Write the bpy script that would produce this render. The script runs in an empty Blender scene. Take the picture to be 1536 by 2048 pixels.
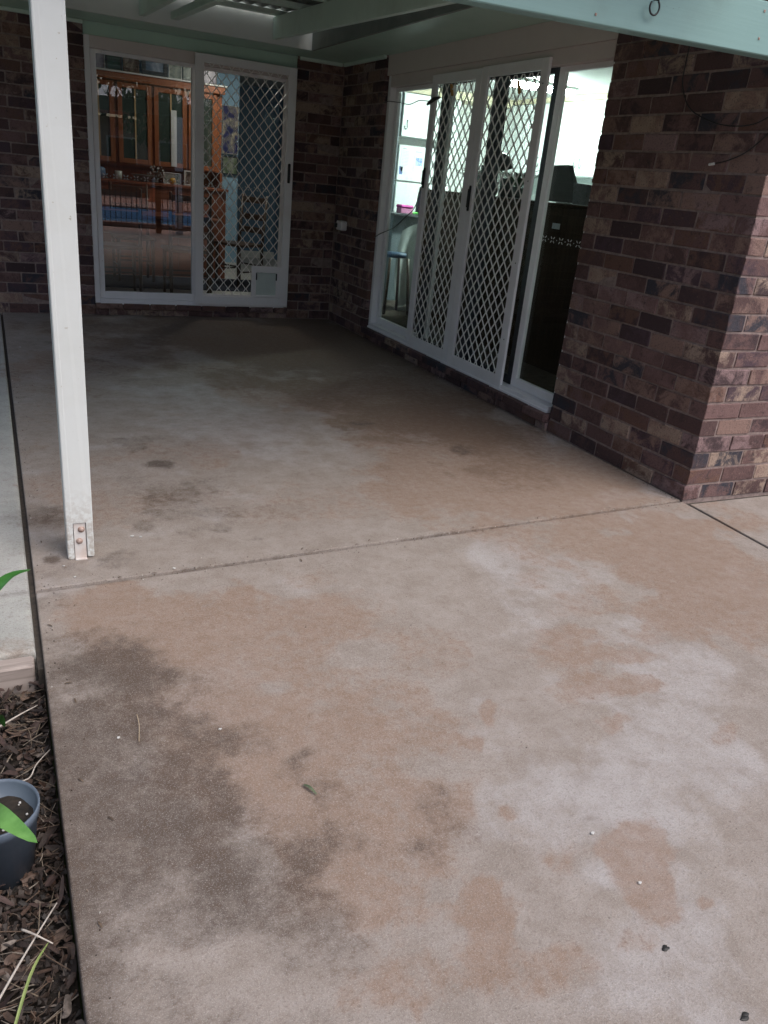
import bpy, bmesh, math, random
import numpy as np
from mathutils import Vector, Matrix, Euler

scene = bpy.context.scene
C = scene.collection
rad = math.radians

# ------------------------------------------------------------------ camera
cam_d = bpy.data.cameras.new('camera')
cam = bpy.data.objects.new('camera', cam_d); C.objects.link(cam)
cam.location = (-3.0902, -2.6905, 1.3560)
cam.rotation_euler = (1.17364, -0.094125, -0.435041)
cam_d.sensor_fit = 'VERTICAL'; cam_d.sensor_height = 36.0; cam_d.lens = 27.606
cam_d.clip_start = 0.05; cam_d.clip_end = 600
scene.camera = cam

# ------------------------------------------------------------------ sky, sun, exposure
SUN_EL, SUN_AZ = rad(55), rad(148)      # azimuth clockwise from +Y: dusk light from behind the viewer
w = bpy.data.worlds.new('World'); scene.world = w; w.use_nodes = True
nt = w.node_tree; bg = nt.nodes['Background']
sky = nt.nodes.new('ShaderNodeTexSky'); sky.sky_type = 'NISHITA'; sky.sun_disc = False
sky.sun_elevation = SUN_EL; sky.sun_rotation = SUN_AZ
sky.air_density = 1.0; sky.dust_density = 4.0; sky.ozone_density = 1.0
nt.links.new(sky.outputs[0], bg.inputs[0]); bg.inputs[1].default_value = 0.10
sd = bpy.data.lights.new('sun', 'SUN'); sd.energy = 1.15; sd.angle = rad(60); sd.color = (0.99, 0.97, 0.97)
sun = bpy.data.objects.new('sun', sd); C.objects.link(sun)
sdir = Vector((math.sin(SUN_AZ)*math.cos(SUN_EL), math.cos(SUN_AZ)*math.cos(SUN_EL), math.sin(SUN_EL)))
sun.rotation_euler = (-sdir).to_track_quat('-Z', 'Y').to_euler()
sun.location = sdir*30
vs = scene.view_settings
vs.view_transform = 'Standard'; vs.look = 'None'; vs.gamma = 1.0; vs.exposure = 0.90
vs.use_curve_mapping = False
scene.render.engine = 'CYCLES'
scene.cycles.max_bounces = 10; scene.cycles.transparent_max_bounces = 24

random.seed(7); RNG = np.random.default_rng(7)

# ------------------------------------------------------------------ helpers
def origin_of(o):
    v = Vector((0, 0, 0))
    while o is not None: v += Vector(o.location); o = o.parent
    return v
def thing(name, label, cat, loc=(0, 0, 0), group=None):
    o = bpy.data.objects.new(name, None); C.objects.link(o); o.empty_display_size = .1
    o.location = loc; o['label'] = label; o['category'] = cat
    if group: o['group'] = group
    return o
def obj(name, bm, mat, parent=None, smooth=False, kind=None):
    me = bpy.data.meshes.new(name)
    if parent is not None:
        bmesh.ops.translate(bm, verts=bm.verts, vec=-origin_of(parent))
    bmesh.ops.recalc_face_normals(bm, faces=bm.faces)
    bm.to_mesh(me); bm.free()
    if smooth:
        me.polygons.foreach_set('use_smooth', [True]*len(me.polygons))
    me.materials.append(mat)
    o = bpy.data.objects.new(name, me); C.objects.link(o)
    if parent is not None: o.parent = parent
    if kind: o['kind'] = kind
    return o
def tagged(name, bm, mat, label, cat, group=None, smooth=False, at=None):
    """a thing that is one mesh, its origin at the given base point"""
    if at is None:
        n = len(bm.verts); at = sum((v.co for v in bm.verts), Vector())/n
    at = Vector(at)
    bmesh.ops.translate(bm, verts=bm.verts, vec=-at)
    o = obj(name, bm, mat, None, smooth); o.location = at
    o['label'] = label; o['category'] = cat
    if group: o['group'] = group
    return o
def struct(name, bm, mat, smooth=False):
    return obj(name, bm, mat, None, smooth, 'structure')
def box(bm, x0, x1, y0, y1, z0, z1, bev=0.0, rot=None, piv=None, segs=1):
    g = bmesh.ops.create_cube(bm, size=1.0)
    vv = g['verts']
    c = Vector(((x0+x1)/2, (y0+y1)/2, (z0+z1)/2)); s = Vector((x1-x0, y1-y0, z1-z0))
    for v in vv: v.co = Vector((v.co.x*s.x, v.co.y*s.y, v.co.z*s.z)) + c
    if bev > 0:
        es = list({e for v in vv for e in v.link_edges})
        r = bmesh.ops.bevel(bm, geom=es, offset=bev, segments=segs, affect='EDGES', profile=.5)
        vv = list({v for f in r['faces'] for v in f.verts} | {v for v in vv if v.is_valid})
    if rot is not None:
        bmesh.ops.rotate(bm, verts=vv, cent=piv if piv is not None else c, matrix=rot)
    return vv
def boxes(*L, bev=0.0):
    bm = bmesh.new()
    for b in L: box(bm, *b, bev=bev)
    return bm
def tube(bm, pts, r, n=6, cap=True):
    pts = [Vector(p) for p in pts]; rings = []
    rr = r if isinstance(r, (list, tuple)) else [r]*len(pts)
    up = None
    for i, p in enumerate(pts):
        d = (pts[min(i+1, len(pts)-1)] - pts[max(i-1, 0)]).normalized()
        if up is None: up = d.orthogonal().normalized()
        up = (up - d*up.dot(d)); up = up.normalized() if up.length > 1e-6 else d.orthogonal().normalized()
        sd_ = d.cross(up)
        rings.append([bm.verts.new(p + rr[i]*(math.cos(2*math.pi*k/n)*up + math.sin(2*math.pi*k/n)*sd_)) for k in range(n)])
    for a, b in zip(rings, rings[1:]):
        for k in range(n): bm.faces.new((a[k], a[(k+1) % n], b[(k+1) % n], b[k]))
    if cap:
        bm.faces.new(rings[0][::-1]); bm.faces.new(rings[-1])
    return bm
def smooth_path(pts, k=5):
    P = [Vector(p) for p in pts]; out = []
    for i in range(len(P)-1):
        a, b, c, d = P[max(i-1, 0)], P[i], P[i+1], P[min(i+2, len(P)-1)]
        for j in range(k):
            t = j/k
            out.append(.5*((2*b)+(c-a)*t+(2*a-5*b+4*c-d)*t*t+(3*b-a-3*c+d)*t**3))
    out.append(P[-1]); return out
def lathe(bm, c, prof, n=16, axis=None):
    c = Vector(c); rings = []
    for r, z in prof:
        rings.append([bm.verts.new(c + Vector((r*math.cos(2*math.pi*k/n), r*math.sin(2*math.pi*k/n), z))) for k in range(n)])
    for a, b in zip(rings, rings[1:]):
        for k in range(n): bm.faces.new((a[k], a[(k+1) % n], b[(k+1) % n], b[k]))
    return bm
def quad(bm, a, b, c, d):
    return bm.faces.new([bm.verts.new(p) for p in (a, b, c, d)])
def prism(bm, poly, axis, t0, t1):
    """extrude a 2-D outline along axis 0/1/2; outline given in the two other coordinates, in order"""
    def mk(p, t):
        v = [0, 0, 0]; o = [i for i in range(3) if i != axis]; v[o[0]], v[o[1]] = p; v[axis] = t
        return bm.verts.new(v)
    A = [mk(p, t0) for p in poly]; B = [mk(p, t1) for p in poly]
    bm.faces.new(A); bm.faces.new(B[::-1])
    for i in range(len(poly)):
        j = (i+1) % len(poly); bm.faces.new((A[i], B[i], B[j], A[j]))
    return bm

# ------------------------------------------------------------------ materials
class NT:
    def __init__(s, name):
        s.m = bpy.data.materials.new(name); s.m.use_nodes = True; s.t = s.m.node_tree
        s.b = s.t.nodes['Principled BSDF']; s.out = s.t.nodes['Material Output']
    def n(s, typ, **kw):
        x = s.t.nodes.new(typ)
        for k, v in kw.items():
            if k.startswith('i_'):
                x.inputs[k[2:].replace('_', ' ')].default_value = v
            else: setattr(x, k, v)
        return x
    def l(s, a, b): s.t.links.new(a, b)
    def noise(s, scale, detail=4, rough=.55, vec=None, dist=0.0):
        x = s.n('ShaderNodeTexNoise'); x.inputs['Scale'].default_value = scale
        x.inputs['Detail'].default_value = detail; x.inputs['Roughness'].default_value = rough
        x.inputs['Distortion'].default_value = dist
        if vec is not None: s.l(vec, x.inputs['Vector'])
        return x.outputs['Fac']
    def mth(s, op, a, b=None, c=None, clamp=False):
        x = s.n('ShaderNodeMath', operation=op, use_clamp=clamp)
        for i, v in enumerate((a, b, c)):
            if v is None: continue
            if isinstance(v, (int, float)): x.inputs[i].default_value = v
            else: s.l(v, x.inputs[i])
        return x.outputs[0]
    def ramp(s, fac, stops, interp='LINEAR'):
        x = s.n('ShaderNodeValToRGB'); cr = x.color_ramp; cr.interpolation = interp
        while len(cr.elements) < len(stops): cr.elements.new(.5)
        for e, (p, c) in zip(cr.elements, stops):
            e.position = p; e.color = (c[0], c[1], c[2], 1) if not isinstance(c, (int, float)) else (c, c, c, 1)
        s.l(fac, x.inputs[0]); return x.outputs[0]
    def mix(s, fac, a, b, typ='MIX'):
        x = s.n('ShaderNodeMix', data_type='RGBA', blend_type=typ)
        if isinstance(fac, (int, float)): x.inputs[0].default_value = fac
        else: s.l(fac, x.inputs[0])
        for i, v in ((6, a), (7, b)):
            if isinstance(v, tuple): x.inputs[i].default_value = (v[0], v[1], v[2], 1)
            else: s.l(v, x.inputs[i])
        return x.outputs[2]
    def mapr(s, v, a, b, c=0.0, d=1.0):
        x = s.n('ShaderNodeMapRange', interpolation_type='SMOOTHSTEP')
        s.l(v, x.inputs[0])
        for i, q in enumerate((a, b, c, d)): x.inputs[i+1].default_value = q
        return x.outputs[0]
    def bump(s, h, strength=.3, dist=.002):
        x = s.n('ShaderNodeBump'); x.inputs['Strength'].default_value = strength; x.inputs['Distance'].default_value = dist
        s.l(h, x.inputs['Height']); s.l(x.outputs[0], s.b.inputs['Normal'])
    def set(s, col=None, rough=None, metal=None, spec=None):
        for k, v in (('Base Color', col), ('Roughness', rough), ('Metallic', metal), ('Specular IOR Level', spec)):
            if v is None: continue
            if isinstance(v, (int, float)): s.b.inputs[k].default_value = v
            elif isinstance(v, tuple): s.b.inputs[k].default_value = (v[0], v[1], v[2], 1)
            else: s.l(v, s.b.inputs[k])
        return s
def vary(name, a, b, scale=6, rough=.5, bump=0, bscale=80, metal=0, spec=None, detail=5):
    """two-tone mottled surface"""
    t = NT(name); co = t.n('ShaderNodeTexCoord').outputs['Object']
    f = t.mapr(t.noise(scale, detail, .6, co), .3, .7)
    t.set(t.mix(f, a, b), t.mapr(t.noise(scale*3, 3, .5, co), .2, .8, rough*.85, min(1, rough*1.15)), metal, spec)
    if bump: t.bump(t.noise(bscale, 4, .6, co), bump, .002)
    return t.m
def wood(name, a, b, rough=.4, axis=2, scale=14):
    t = NT(name); co = t.n('ShaderNodeTexCoord').outputs['Object']
    mp = t.n('ShaderNodeMapping'); sc = [scale]*3; sc[axis] = scale*.08; mp.inputs['Scale'].default_value = sc
    t.l(co, mp.inputs['Vector'])
    f = t.mapr(t.noise(1.6, 6, .65, mp.outputs[0], 1.2), .25, .75)
    t.set(t.mix(f, a, b), rough); return t.m

def paint(name, col, dirt, rough=.45, amount=.5, chips=.55, splash=False, grain=None):
    """old outdoor paint: grime in soft patches, fine chips"""
    t = NT(name); co = t.n('ShaderNodeTexCoord').outputs['Object']
    d = t.mapr(t.noise(3.0, 6, .65, co), .42, .8, 0, amount)
    c = t.mix(d, col, dirt)
    ch = t.mapr(t.noise(55, 3, .6, co), .70, .76, 0, chips)
    c = t.mix(ch, c, (dirt[0]*.7, dirt[1]*.6, dirt[2]*.5))
    if splash:      # soil splashed up round the foot
        sx = t.n('ShaderNodeSeparateXYZ'); t.l(co, sx.inputs[0])
        sp = t.mth('MULTIPLY', t.mapr(sx.outputs[2], .0, .34, 1, 0), t.mapr(t.noise(60, 5, .7, co), .38, .62))
        c = t.mix(t.mth('MULTIPLY', sp, .6), c, (.27, .20, .15))
        ch = t.mapr(t.noise(22, 5, .7, co), .66, .69, 0, .8); c = t.mix(ch, c, (.33, .30, .25))
    t.set(c, t.mapr(t.noise(9, 4, .5, co), .2, .8, rough*.8, rough*1.25))
    if grain is not None:
        mp = t.n('ShaderNodeMapping'); sc = [70.0]*3; sc[grain] = 2.0; mp.inputs['Scale'].default_value = sc; t.l(co, mp.inputs['Vector'])
        t.bump(t.noise(1.0, 5, .6, mp.outputs[0]), .35, .002)
    else: t.bump(t.noise(40, 4, .6, co), .12, .002)
    return t.m

M = {}
M['white_frame'] = paint('white_powder_coat', (.86, .84, .86), (.55, .50, .46), .35, .25)
M['grille_white'] = vary('grille_white', (.84, .82, .80), (.88, .86, .84), 20, .4)
M['post_paint'] = paint('post_paint', (.64, .67, .665), (.46, .46, .40), .5, .35, .55, True)
M['mint_paint'] = paint('mint_paint', (.215, .36, .345), (.15, .22, .20), .42, .45, .6, False, 0)
M['rafter_paint'] = paint('rafter_paint', (.64, .78, .70), (.42, .50, .44), .5, .55, .4, False, 1)
M['soffit_paint'] = vary('soffit_paint', (.46, .64, .54), (.52, .70, .60), 2, .38)
M['head_paint'] = paint('head_paint', (.68, .60, .58), (.54, .47, .44), .5, .3, 0)
M['fascia_paint'] = paint('fascia_paint', (.66, .70, .67), (.52, .56, .52), .5, .4, .1)
M['roof_metal'] = vary('roof_metal', (.16, .19, .17), (.22, .25, .22), 4, .5)
M['black'] = vary('black_plastic', (.012, .012, .013), (.022, .022, .024), 20, .4)
M['rust'] = vary('rust', (.26, .15, .11), (.45, .35, .31), 60, .55, .3, 120)
M['dark_steel'] = vary('dark_steel', (.04, .045, .045), (.07, .075, .075), 20, .45)
M['steel'] = vary('steel', (.35, .34, .33), (.5, .5, .5), 20, .4, metal=.9)
M['mulch_soil'] = vary('garden_soil', (.010, .008, .006), (.028, .020, .014), 40, .95, .6, 120)
M['timber_edge'] = wood('weathered_timber', (.22, .18, .16), (.40, .34, .31), .8, 0, 30)

def brick_mat():
    t = NT('clay_brick'); co = t.n('ShaderNodeTexCoord').outputs['Object']
    r = t.n('ShaderNodeObjectInfo').outputs['Random']
    off = t.n('ShaderNodeVectorMath', operation='ADD'); t.l(co, off.inputs[0])
    cmb = t.n('ShaderNodeCombineXYZ'); r50 = t.mth('MULTIPLY', r, 57.0)
    t.l(r50, cmb.inputs[0]); t.l(t.mth('MULTIPLY', r, 31.0), cmb.inputs[2]); t.l(cmb.outputs[0], off.inputs[1])
    v = off.outputs[0]
    pal = [(0, (.105, .060, .058)), (.15, (.155, .090, .085)), (.28, (.062, .037, .042)), (.38, (.205, .125, .118)),
           (.52, (.285, .19, .158)), (.64, (.088, .054, .070)), (.72, (.40, .31, .245)), (.82, (.165, .092, .070)), (.90, (.29, .20, .20)), (.95, (.042, .043, .060))]
    A = t.ramp(r, pal, 'CONSTANT')
    B = t.ramp(t.mth('FRACT', t.mth('MULTIPLY', r, 17.31)), pal, 'CONSTANT')
    m = t.mapr(t.noise(8.5, 6, .72, v, .5), .42, .60)
    c = t.mix(m, A, B)
    c = t.mix(t.mapr(t.noise(17, 6, .7, v, .8), .54, .70, 0, .80), c, (.045, .030, .032))     # fired dark flashes
    c = t.mix(t.mapr(t.noise(48, 5, .7, v), .57, .74, 0, .60), c, (.30, .225, .19))             # sandy flecks
    c = t.mix(t.mapr(t.noise(130, 4, .6, v), .5, .72, 0, .7), c, (.035, .025, .024), 'MIX')
    c = t.mix(1.0, c, (.88, .83, .83), 'MULTIPLY'); t.set(c, .82); t.bump(t.noise(55, 7, .75, v), .85, .006); return t.m
M['brick'] = brick_mat()
M['mortar'] = vary('mortar', (.20, .148, .136), (.31, .24, .22), 30, .95, .5, 150)

def concrete(name, base, base2, strength=1.0):
    """slab concrete; the stain fields (R rust wash, G dark organic growth and joint lines, B brown wetness with roof shade, A bare pale) are baked per vertex as soft
    fields and broken up here"""
    t = NT(name); co = t.n('ShaderNodeTexCoord').outputs['Object']
    at = t.n('ShaderNodeAttribute'); at.attribute_name = 'stain'
    sp = t.n('ShaderNodeSeparateColor'); t.l(at.outputs['Color'], sp.inputs[0]); al = at.outputs['Alpha']
    n1 = t.noise(8.0, 8, .72, co); n2 = t.noise(26, 6, .65, co); n3 = t.noise(110, 4, .6, co); n4 = t.noise(480, 2, .5, co)
    nn = t.mth('ADD', t.mth('MULTIPLY', t.mth('SUBTRACT', n1, .5), 1.5), t.mth('MULTIPLY', t.mth('SUBTRACT', n2, .5), .8))
    nn = t.mth('ADD', nn, t.mth('MULTIPLY', t.mth('SUBTRACT', n3, .5), .45))
    def fld(ch, k, a, b):
        return t.mapr(t.mth('ADD', ch, t.mth('MULTIPLY', t.mth('MULTIPLY', nn, k), t.mth('MINIMUM', 1.0, t.mth('ADD', .25, t.mth('MULTIPLY', ch, 2.2))))), a, b)
    rust = fld(sp.outputs[0], 1.0, .12, .72); dark = fld(sp.outputs[1], 1.35, -.02, 1.2); damp_shade = fld(sp.outputs[2], .9, .1, 1.0); bare = fld(al, .9, .15, .9)
    rust = t.mth('MULTIPLY', rust, t.mapr(n2, .28, .62, .62, 1.0))
    c = t.mix(t.mapr(n1, .3, .7), base, base2)
    c = t.mix(t.mth('MULTIPLY', bare, .55), c, (.405, .392, .396))
    c = t.mix(t.mth('MULTIPLY', rust, .66*strength), c, (.225, .138, .090))
    c = t.mix(t.mth('MULTIPLY', damp_shade, .80*strength), c, (.135, .082, .052))  # brown dampness, with the shade under the roof painted in as well
    c = t.mix(t.mth('MULTIPLY', dark, .92*strength), c, (.066, .046, .034))
    c = t.mix(t.mapr(n3, .50, .72, 0, .38), c, (.14, .10, .08))
    c = t.mix(t.mapr(n2, .52, .72, 0, .28), c, (.17, .12, .09))
    c = t.mix(t.mapr(n4, .54, .74, 0, .40), c, (.55, .52, .50))
    n5 = t.noise(230, 3, .6, co)
    c = t.mix(t.mapr(n5, .54, .72, 0, .42), c, (.12, .09, .07))
    c = t.mix(t.mapr(n5, .46, .28, 0, .20), c, (.47, .44, .42))
    c = t.mix(t.mapr(n4, .25, .42, .38, 0), c, (.10, .08, .07))
    v = t.n('ShaderNodeTexVoronoi'); v.inputs['Scale'].default_value = 34; t.l(co, v.inputs['Vector'])
    spk = t.mth('MULTIPLY', t.mapr(v.outputs['Distance'], .05, .10, 1, 0), t.mapr(t.noise(3.5, 3, .5, co), .5, .62))
    c = t.mix(t.mth('MULTIPLY', spk, .6), c, (.07, .055, .045))
    ro = t.mapr(n2, .3, .7, .72, .92)
    t.set(c, ro, None, .35)
    t.bump(t.mth('ADD', t.mth('MULTIPLY', n5, .8), n3), .6, .003); return t.m
M['slab'] = concrete('slab_concrete', (.232, .194, .166), (.312, .272, .244))
M['path'] = concrete('path_concrete', (.33, .335, .315), (.41, .41, .385), .6)

def glass(name, tint, base):
    t = NT(name); t.t.nodes.remove(t.b)
    tr = t.n('ShaderNodeBsdfTransparent'); tr.inputs[0].default_value = (*tint, 1)
    gl = t.n('ShaderNodeBsdfGlossy'); gl.inputs['Roughness'].default_value = 0.0
    gl.inputs['Color'].default_value = (1, 1, 1, 1)
    lw = t.n('ShaderNodeLayerWeight'); lw.inputs[0].default_value = .5
    f = t.mth('ADD', t.mth('MULTIPLY', t.mth('POWER', lw.outputs['Facing'], 5.0), .96 if base > 0 else .45), .04+base, clamp=True)
    mx = t.n('ShaderNodeMixShader'); t.l(f, mx.inputs[0]); t.l(tr.outputs[0], mx.inputs[1]); t.l(gl.outputs[0], mx.inputs[2])
    t.l(mx.outputs[0], t.out.inputs[0]); return t.m
M['glass'] = glass('clear_glass', (.955, .975, .965), -.022)
M['tinted_glass'] = glass('tinted_glass', (.90, .93, .94), .035)
M['sticker'] = vary('white_sticker', (.55, .56, .55), (.7, .7, .7), 40, .5)

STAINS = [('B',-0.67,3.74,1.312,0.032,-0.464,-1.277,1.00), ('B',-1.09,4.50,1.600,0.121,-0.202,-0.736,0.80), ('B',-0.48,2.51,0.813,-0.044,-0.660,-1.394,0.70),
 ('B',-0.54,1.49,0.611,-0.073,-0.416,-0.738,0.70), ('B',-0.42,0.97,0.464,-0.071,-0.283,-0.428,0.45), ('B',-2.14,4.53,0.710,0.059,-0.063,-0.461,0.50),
 ('T',-0.82,0.46,0.569,-0.108,-0.211,-0.328,0.60), ('T',-0.59,0.13,0.467,-0.097,-0.133,-0.171,0.80), ('T',-0.75,1.11,0.654,-0.096,-0.351,-0.623,0.55),
 ('T',-0.95,3.74,0.558,0.014,-0.266,-0.820,0.50), ('T',-2.86,2.64,0.208,-0.011,-0.071,-1.190,0.30), ('P',-1.99,1.76,0.418,-0.047,-0.150,-0.613,0.50),
 ('P',-2.38,1.19,0.297,-0.047,-0.058,-0.308,0.30), ('P',-1.56,1.14,0.428,-0.065,-0.155,-0.413,0.35), ('P',-0.14,0.16,0.206,-0.041,-0.109,-0.122,0.80),
 ('P',-0.06,0.96,0.206,-0.031,-0.229,-0.307,0.70), ('D',-2.45,0.98,0.079,-0.014,-0.010,-0.056,1.00), ('D',-0.76,0.93,0.085,-0.014,-0.057,-0.097,0.60),
 ('D',-1.15,1.50,0.079,-0.010,-0.021,-0.049,0.60), ('D',-3.00,0.07,0.031,-0.008,-0.002,-0.033,1.00), ('D',-3.02,0.45,0.110,-0.024,-0.006,-0.110,0.70),
 ('D',-2.46,0.61,0.192,-0.039,-0.023,-0.117,0.30), ('D',-2.64,0.28,0.045,-0.010,-0.010,-0.063,0.60), ('D',-2.35,0.20,0.059,-0.013,-0.012,-0.048,0.35),
 ('D',-2.63,0.81,0.086,-0.016,-0.009,-0.063,0.35), ('D',-1.34,1.38,0.121,-0.016,-0.037,-0.092,0.30), ('P',-0.50,2.40,0.088,-0.005,-0.041,-0.085,0.60),
 ('D',-2.24,0.06,0.023,-0.006,-0.005,-0.018,0.50), ('D',-2.05,0.32,0.129,-0.028,-0.026,-0.080,0.25), ('T',-2.41,-0.35,0.046,-0.013,-0.025,-0.089,0.80),
 ('D',-2.90,-0.70,0.165,-0.051,-0.017,-0.136,1.00), ('D',-2.97,-0.92,0.107,-0.035,-0.024,-0.227,0.60), ('D',-2.85,-1.10,0.148,-0.050,-0.043,-0.255,0.55),
 ('D',-2.93,-1.29,0.122,-0.043,-0.017,-0.118,0.50), ('D',-2.76,-1.49,0.068,-0.025,-0.020,-0.076,0.90), ('D',-2.73,-1.32,0.043,-0.015,-0.015,-0.060,0.50),
 ('D',-2.67,-1.63,0.113,-0.042,-0.018,-0.056,0.60), ('D',-2.86,-1.59,0.090,-0.034,-0.014,-0.066,0.50), ('D',-2.63,-1.74,0.108,-0.041,-0.023,-0.059,0.40),
 ('D',-2.62,-1.10,0.085,-0.028,-0.016,-0.057,0.45), ('D',-2.57,-1.50,0.062,-0.022,-0.029,-0.079,0.30), ('T',-2.57,-0.56,0.510,-0.148,-0.056,-0.234,0.55),
 ('T',-2.54,-1.17,0.307,-0.103,-0.121,-0.374,0.50), ('T',-2.49,-1.53,0.265,-0.095,-0.110,-0.264,0.35), ('T',-0.66,-0.48,0.448,-0.111,-0.262,-0.285,1.00),
 ('T',-0.55,-0.87,0.324,-0.088,-0.250,-0.225,0.60), ('T',-0.59,-0.21,0.381,-0.088,-0.090,-0.105,0.70), ('T',-1.18,-0.78,0.174,-0.048,-0.102,-0.124,0.45),
 ('T',-1.42,-0.92,0.122,-0.036,-0.031,-0.041,0.60), ('T',-1.35,-1.07,0.153,-0.046,-0.037,-0.044,0.60), ('T',-1.45,-1.21,0.127,-0.040,-0.033,-0.039,0.60),
 ('T',-1.91,-1.20,0.031,-0.010,-0.032,-0.050,0.80), ('T',-2.02,-1.30,0.020,-0.007,-0.016,-0.027,0.80), ('T',-1.60,-1.35,0.044,-0.014,-0.039,-0.047,0.60),
 ('T',-1.32,-1.48,0.059,-0.019,-0.056,-0.052,0.45), ('T',-1.88,-1.75,0.120,-0.043,-0.078,-0.089,1.00), ('T',-2.27,-1.76,0.050,-0.018,-0.046,-0.074,0.80),
 ('T',-2.24,-1.89,0.143,-0.054,-0.039,-0.055,0.50), ('T',-2.48,-1.86,0.178,-0.068,-0.028,-0.053,0.45), ('T',-1.83,-1.92,0.021,-0.008,-0.012,-0.012,0.80),
 ('T',-2.09,-1.54,0.023,-0.008,-0.011,-0.017,0.70), ('T',-2.29,-0.70,0.023,-0.007,-0.010,-0.028,0.90), ('T',-2.03,-1.94,0.059,-0.022,-0.024,-0.027,0.40),
 ('P',-1.63,-1.53,0.342,-0.116,-0.377,-0.410,0.60), ('P',-1.26,-0.68,0.215,-0.059,-0.175,-0.231,0.50), ('P',-1.97,-2.04,0.193,-0.074,-0.124,-0.121,0.50),
 ('P',-1.25,-0.36,0.257,-0.064,-0.082,-0.121,0.50), ('T',0.11,-0.31,0.194,-0.044,-0.110,-0.098,0.50), ('D',-0.00,-0.16,0.056,-0.012,-0.043,-0.042,0.30),
 ('T',-2.13,-0.89,0.180,-0.055,-0.068,-0.148,0.30), ('D',-1.91,-1.64,0.024,-0.008,-0.008,-0.011,0.30), ('T',-3.13,-0.48,0.080,-0.024,-0.002,-0.056,0.60),
 ('D',-2.92,-1.04,0.196,-0.065,-0.065,-0.489,0.60), ('D',-2.95,-0.86,0.122,-0.039,-0.027,-0.239,0.45), ('D',-3.05,-1.41,0.083,-0.030,-0.036,-0.398,0.50),
 ('D',-2.81,-1.48,0.204,-0.074,-0.040,-0.177,0.45), ('D',-2.76,-0.83,0.157,-0.049,-0.026,-0.138,0.35), ('T',-0.51,0.63,0.817,-0.143,-0.307,-0.442,0.70),
 ('T',-0.31,0.36,0.359,-0.068,-0.211,-0.264,0.60), ('T',-1.70,0.36,0.624,-0.130,-0.119,-0.284,0.35), ('T',-2.81,-0.39,0.335,-0.095,-0.027,-0.188,0.50),
 ('T',-2.64,-0.92,0.263,-0.084,-0.071,-0.290,0.55), ('T',-2.38,-1.33,0.190,-0.065,-0.173,-0.402,0.45), ('T',-1.57,-1.06,0.097,-0.029,-0.071,-0.095,0.40),
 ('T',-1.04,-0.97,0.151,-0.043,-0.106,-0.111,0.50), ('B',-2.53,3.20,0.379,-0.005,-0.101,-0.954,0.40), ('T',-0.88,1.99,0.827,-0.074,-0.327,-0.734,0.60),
 ('D',-3.11,0.17,0.049,-0.012,-0.003,-0.085,0.20)]

# ------------------------------------------------------------------ ground, slabs, path
JY = -.165
def vnoise(X, Y, s, seed):
    g = np.random.default_rng(seed).random((256, 256)); x = X/s+1000; y = Y/s+1000
    i = np.floor(x).astype(int); j = np.floor(y).astype(int); u = x-i; v = y-j
    u = u*u*u*(u*(u*6-15)+10); v = v*v*v*(v*(v*6-15)+10); a = i % 256; b = j % 256; a1 = (a+1) % 256; b1 = (b+1) % 256
    return (g[a, b]*(1-u)*(1-v)+g[a1, b]*u*(1-v)+g[a, b1]*(1-u)*v+g[a1, b1]*u*v)*2-1
def fbm(X, Y, s, n, seed):
    return sum(vnoise(X, Y, s/2**k, seed+k)*.55**k for k in range(n))
def stain_fields(X, Y):
    out = {k: np.zeros_like(X) for k in 'TDBP'}
    WX = {s: fbm(X, Y, s, 5, 11) for s in (.06, .16, .40)}; WY = {s: fbm(X, Y, s, 5, 77) for s in (.06, .16, .40)}
    patch = fbm(X, Y, .30, 6, 5)
    for t, cx, cy, ax, ay, bx, by, amp in STAINS:
        det = ax*by - bx*ay
        size = min(math.hypot(ax, ay), math.hypot(bx, by))
        ws = .06 if size < .06 else .16 if size < .16 else .40
        kx = min(size*(.30 if t == 'D' else .55), .2); dx, dy = X-cx+WX[ws]*kx, Y-cy+WY[ws]*kx
        u = (by*dx - bx*dy)/det; v = (-ay*dx + ax*dy)/det
        d = np.sqrt(u*u+v*v); s = np.clip((1.35-d+.35*patch*min(1, size/.1))/.75, 0, 1); s = s*s*(3-2*s)*amp
        out[t] = 1-(1-out[t])*(1-s)
    out['T'] = 1-(1-out['T'])*(1-np.clip(fbm(X, Y, .55, 6, 21)*.8-.18, 0, .40))
    out['P'] = 1-(1-out['P'])*(1-np.clip(fbm(X, Y, .45, 6, 41)*.8-.25, 0, .40))
    out['D'] = 1-(1-out['D'])*(1-np.clip((fbm(X, Y, .25, 6, 61)*.9-.40)*np.clip((-1.7-X)/.8, 0, 1), 0, .45))
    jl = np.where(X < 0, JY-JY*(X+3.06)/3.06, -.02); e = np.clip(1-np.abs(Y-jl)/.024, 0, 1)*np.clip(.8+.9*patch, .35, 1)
    out['D'] = 1-(1-out['D'])*(1-.95*e)  # cross joint line: dirt and the slab lip's shadow painted as stain
    # algae and grime along the expansion joint beside the garden, grime along the house
    e = np.clip(1-np.abs(X+3.05)/.07, 0, 1)*np.clip((-.45-Y)/.4, 0, 1)
    out['D'] = 1-(1-out['D'])*(1-.75*e)
    e = np.clip(1-np.abs(X)/.10, 0, 1)*(Y > 0)
    out['D'] = 1-(1-out['D'])*(1-.5*e)
    return out
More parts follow.
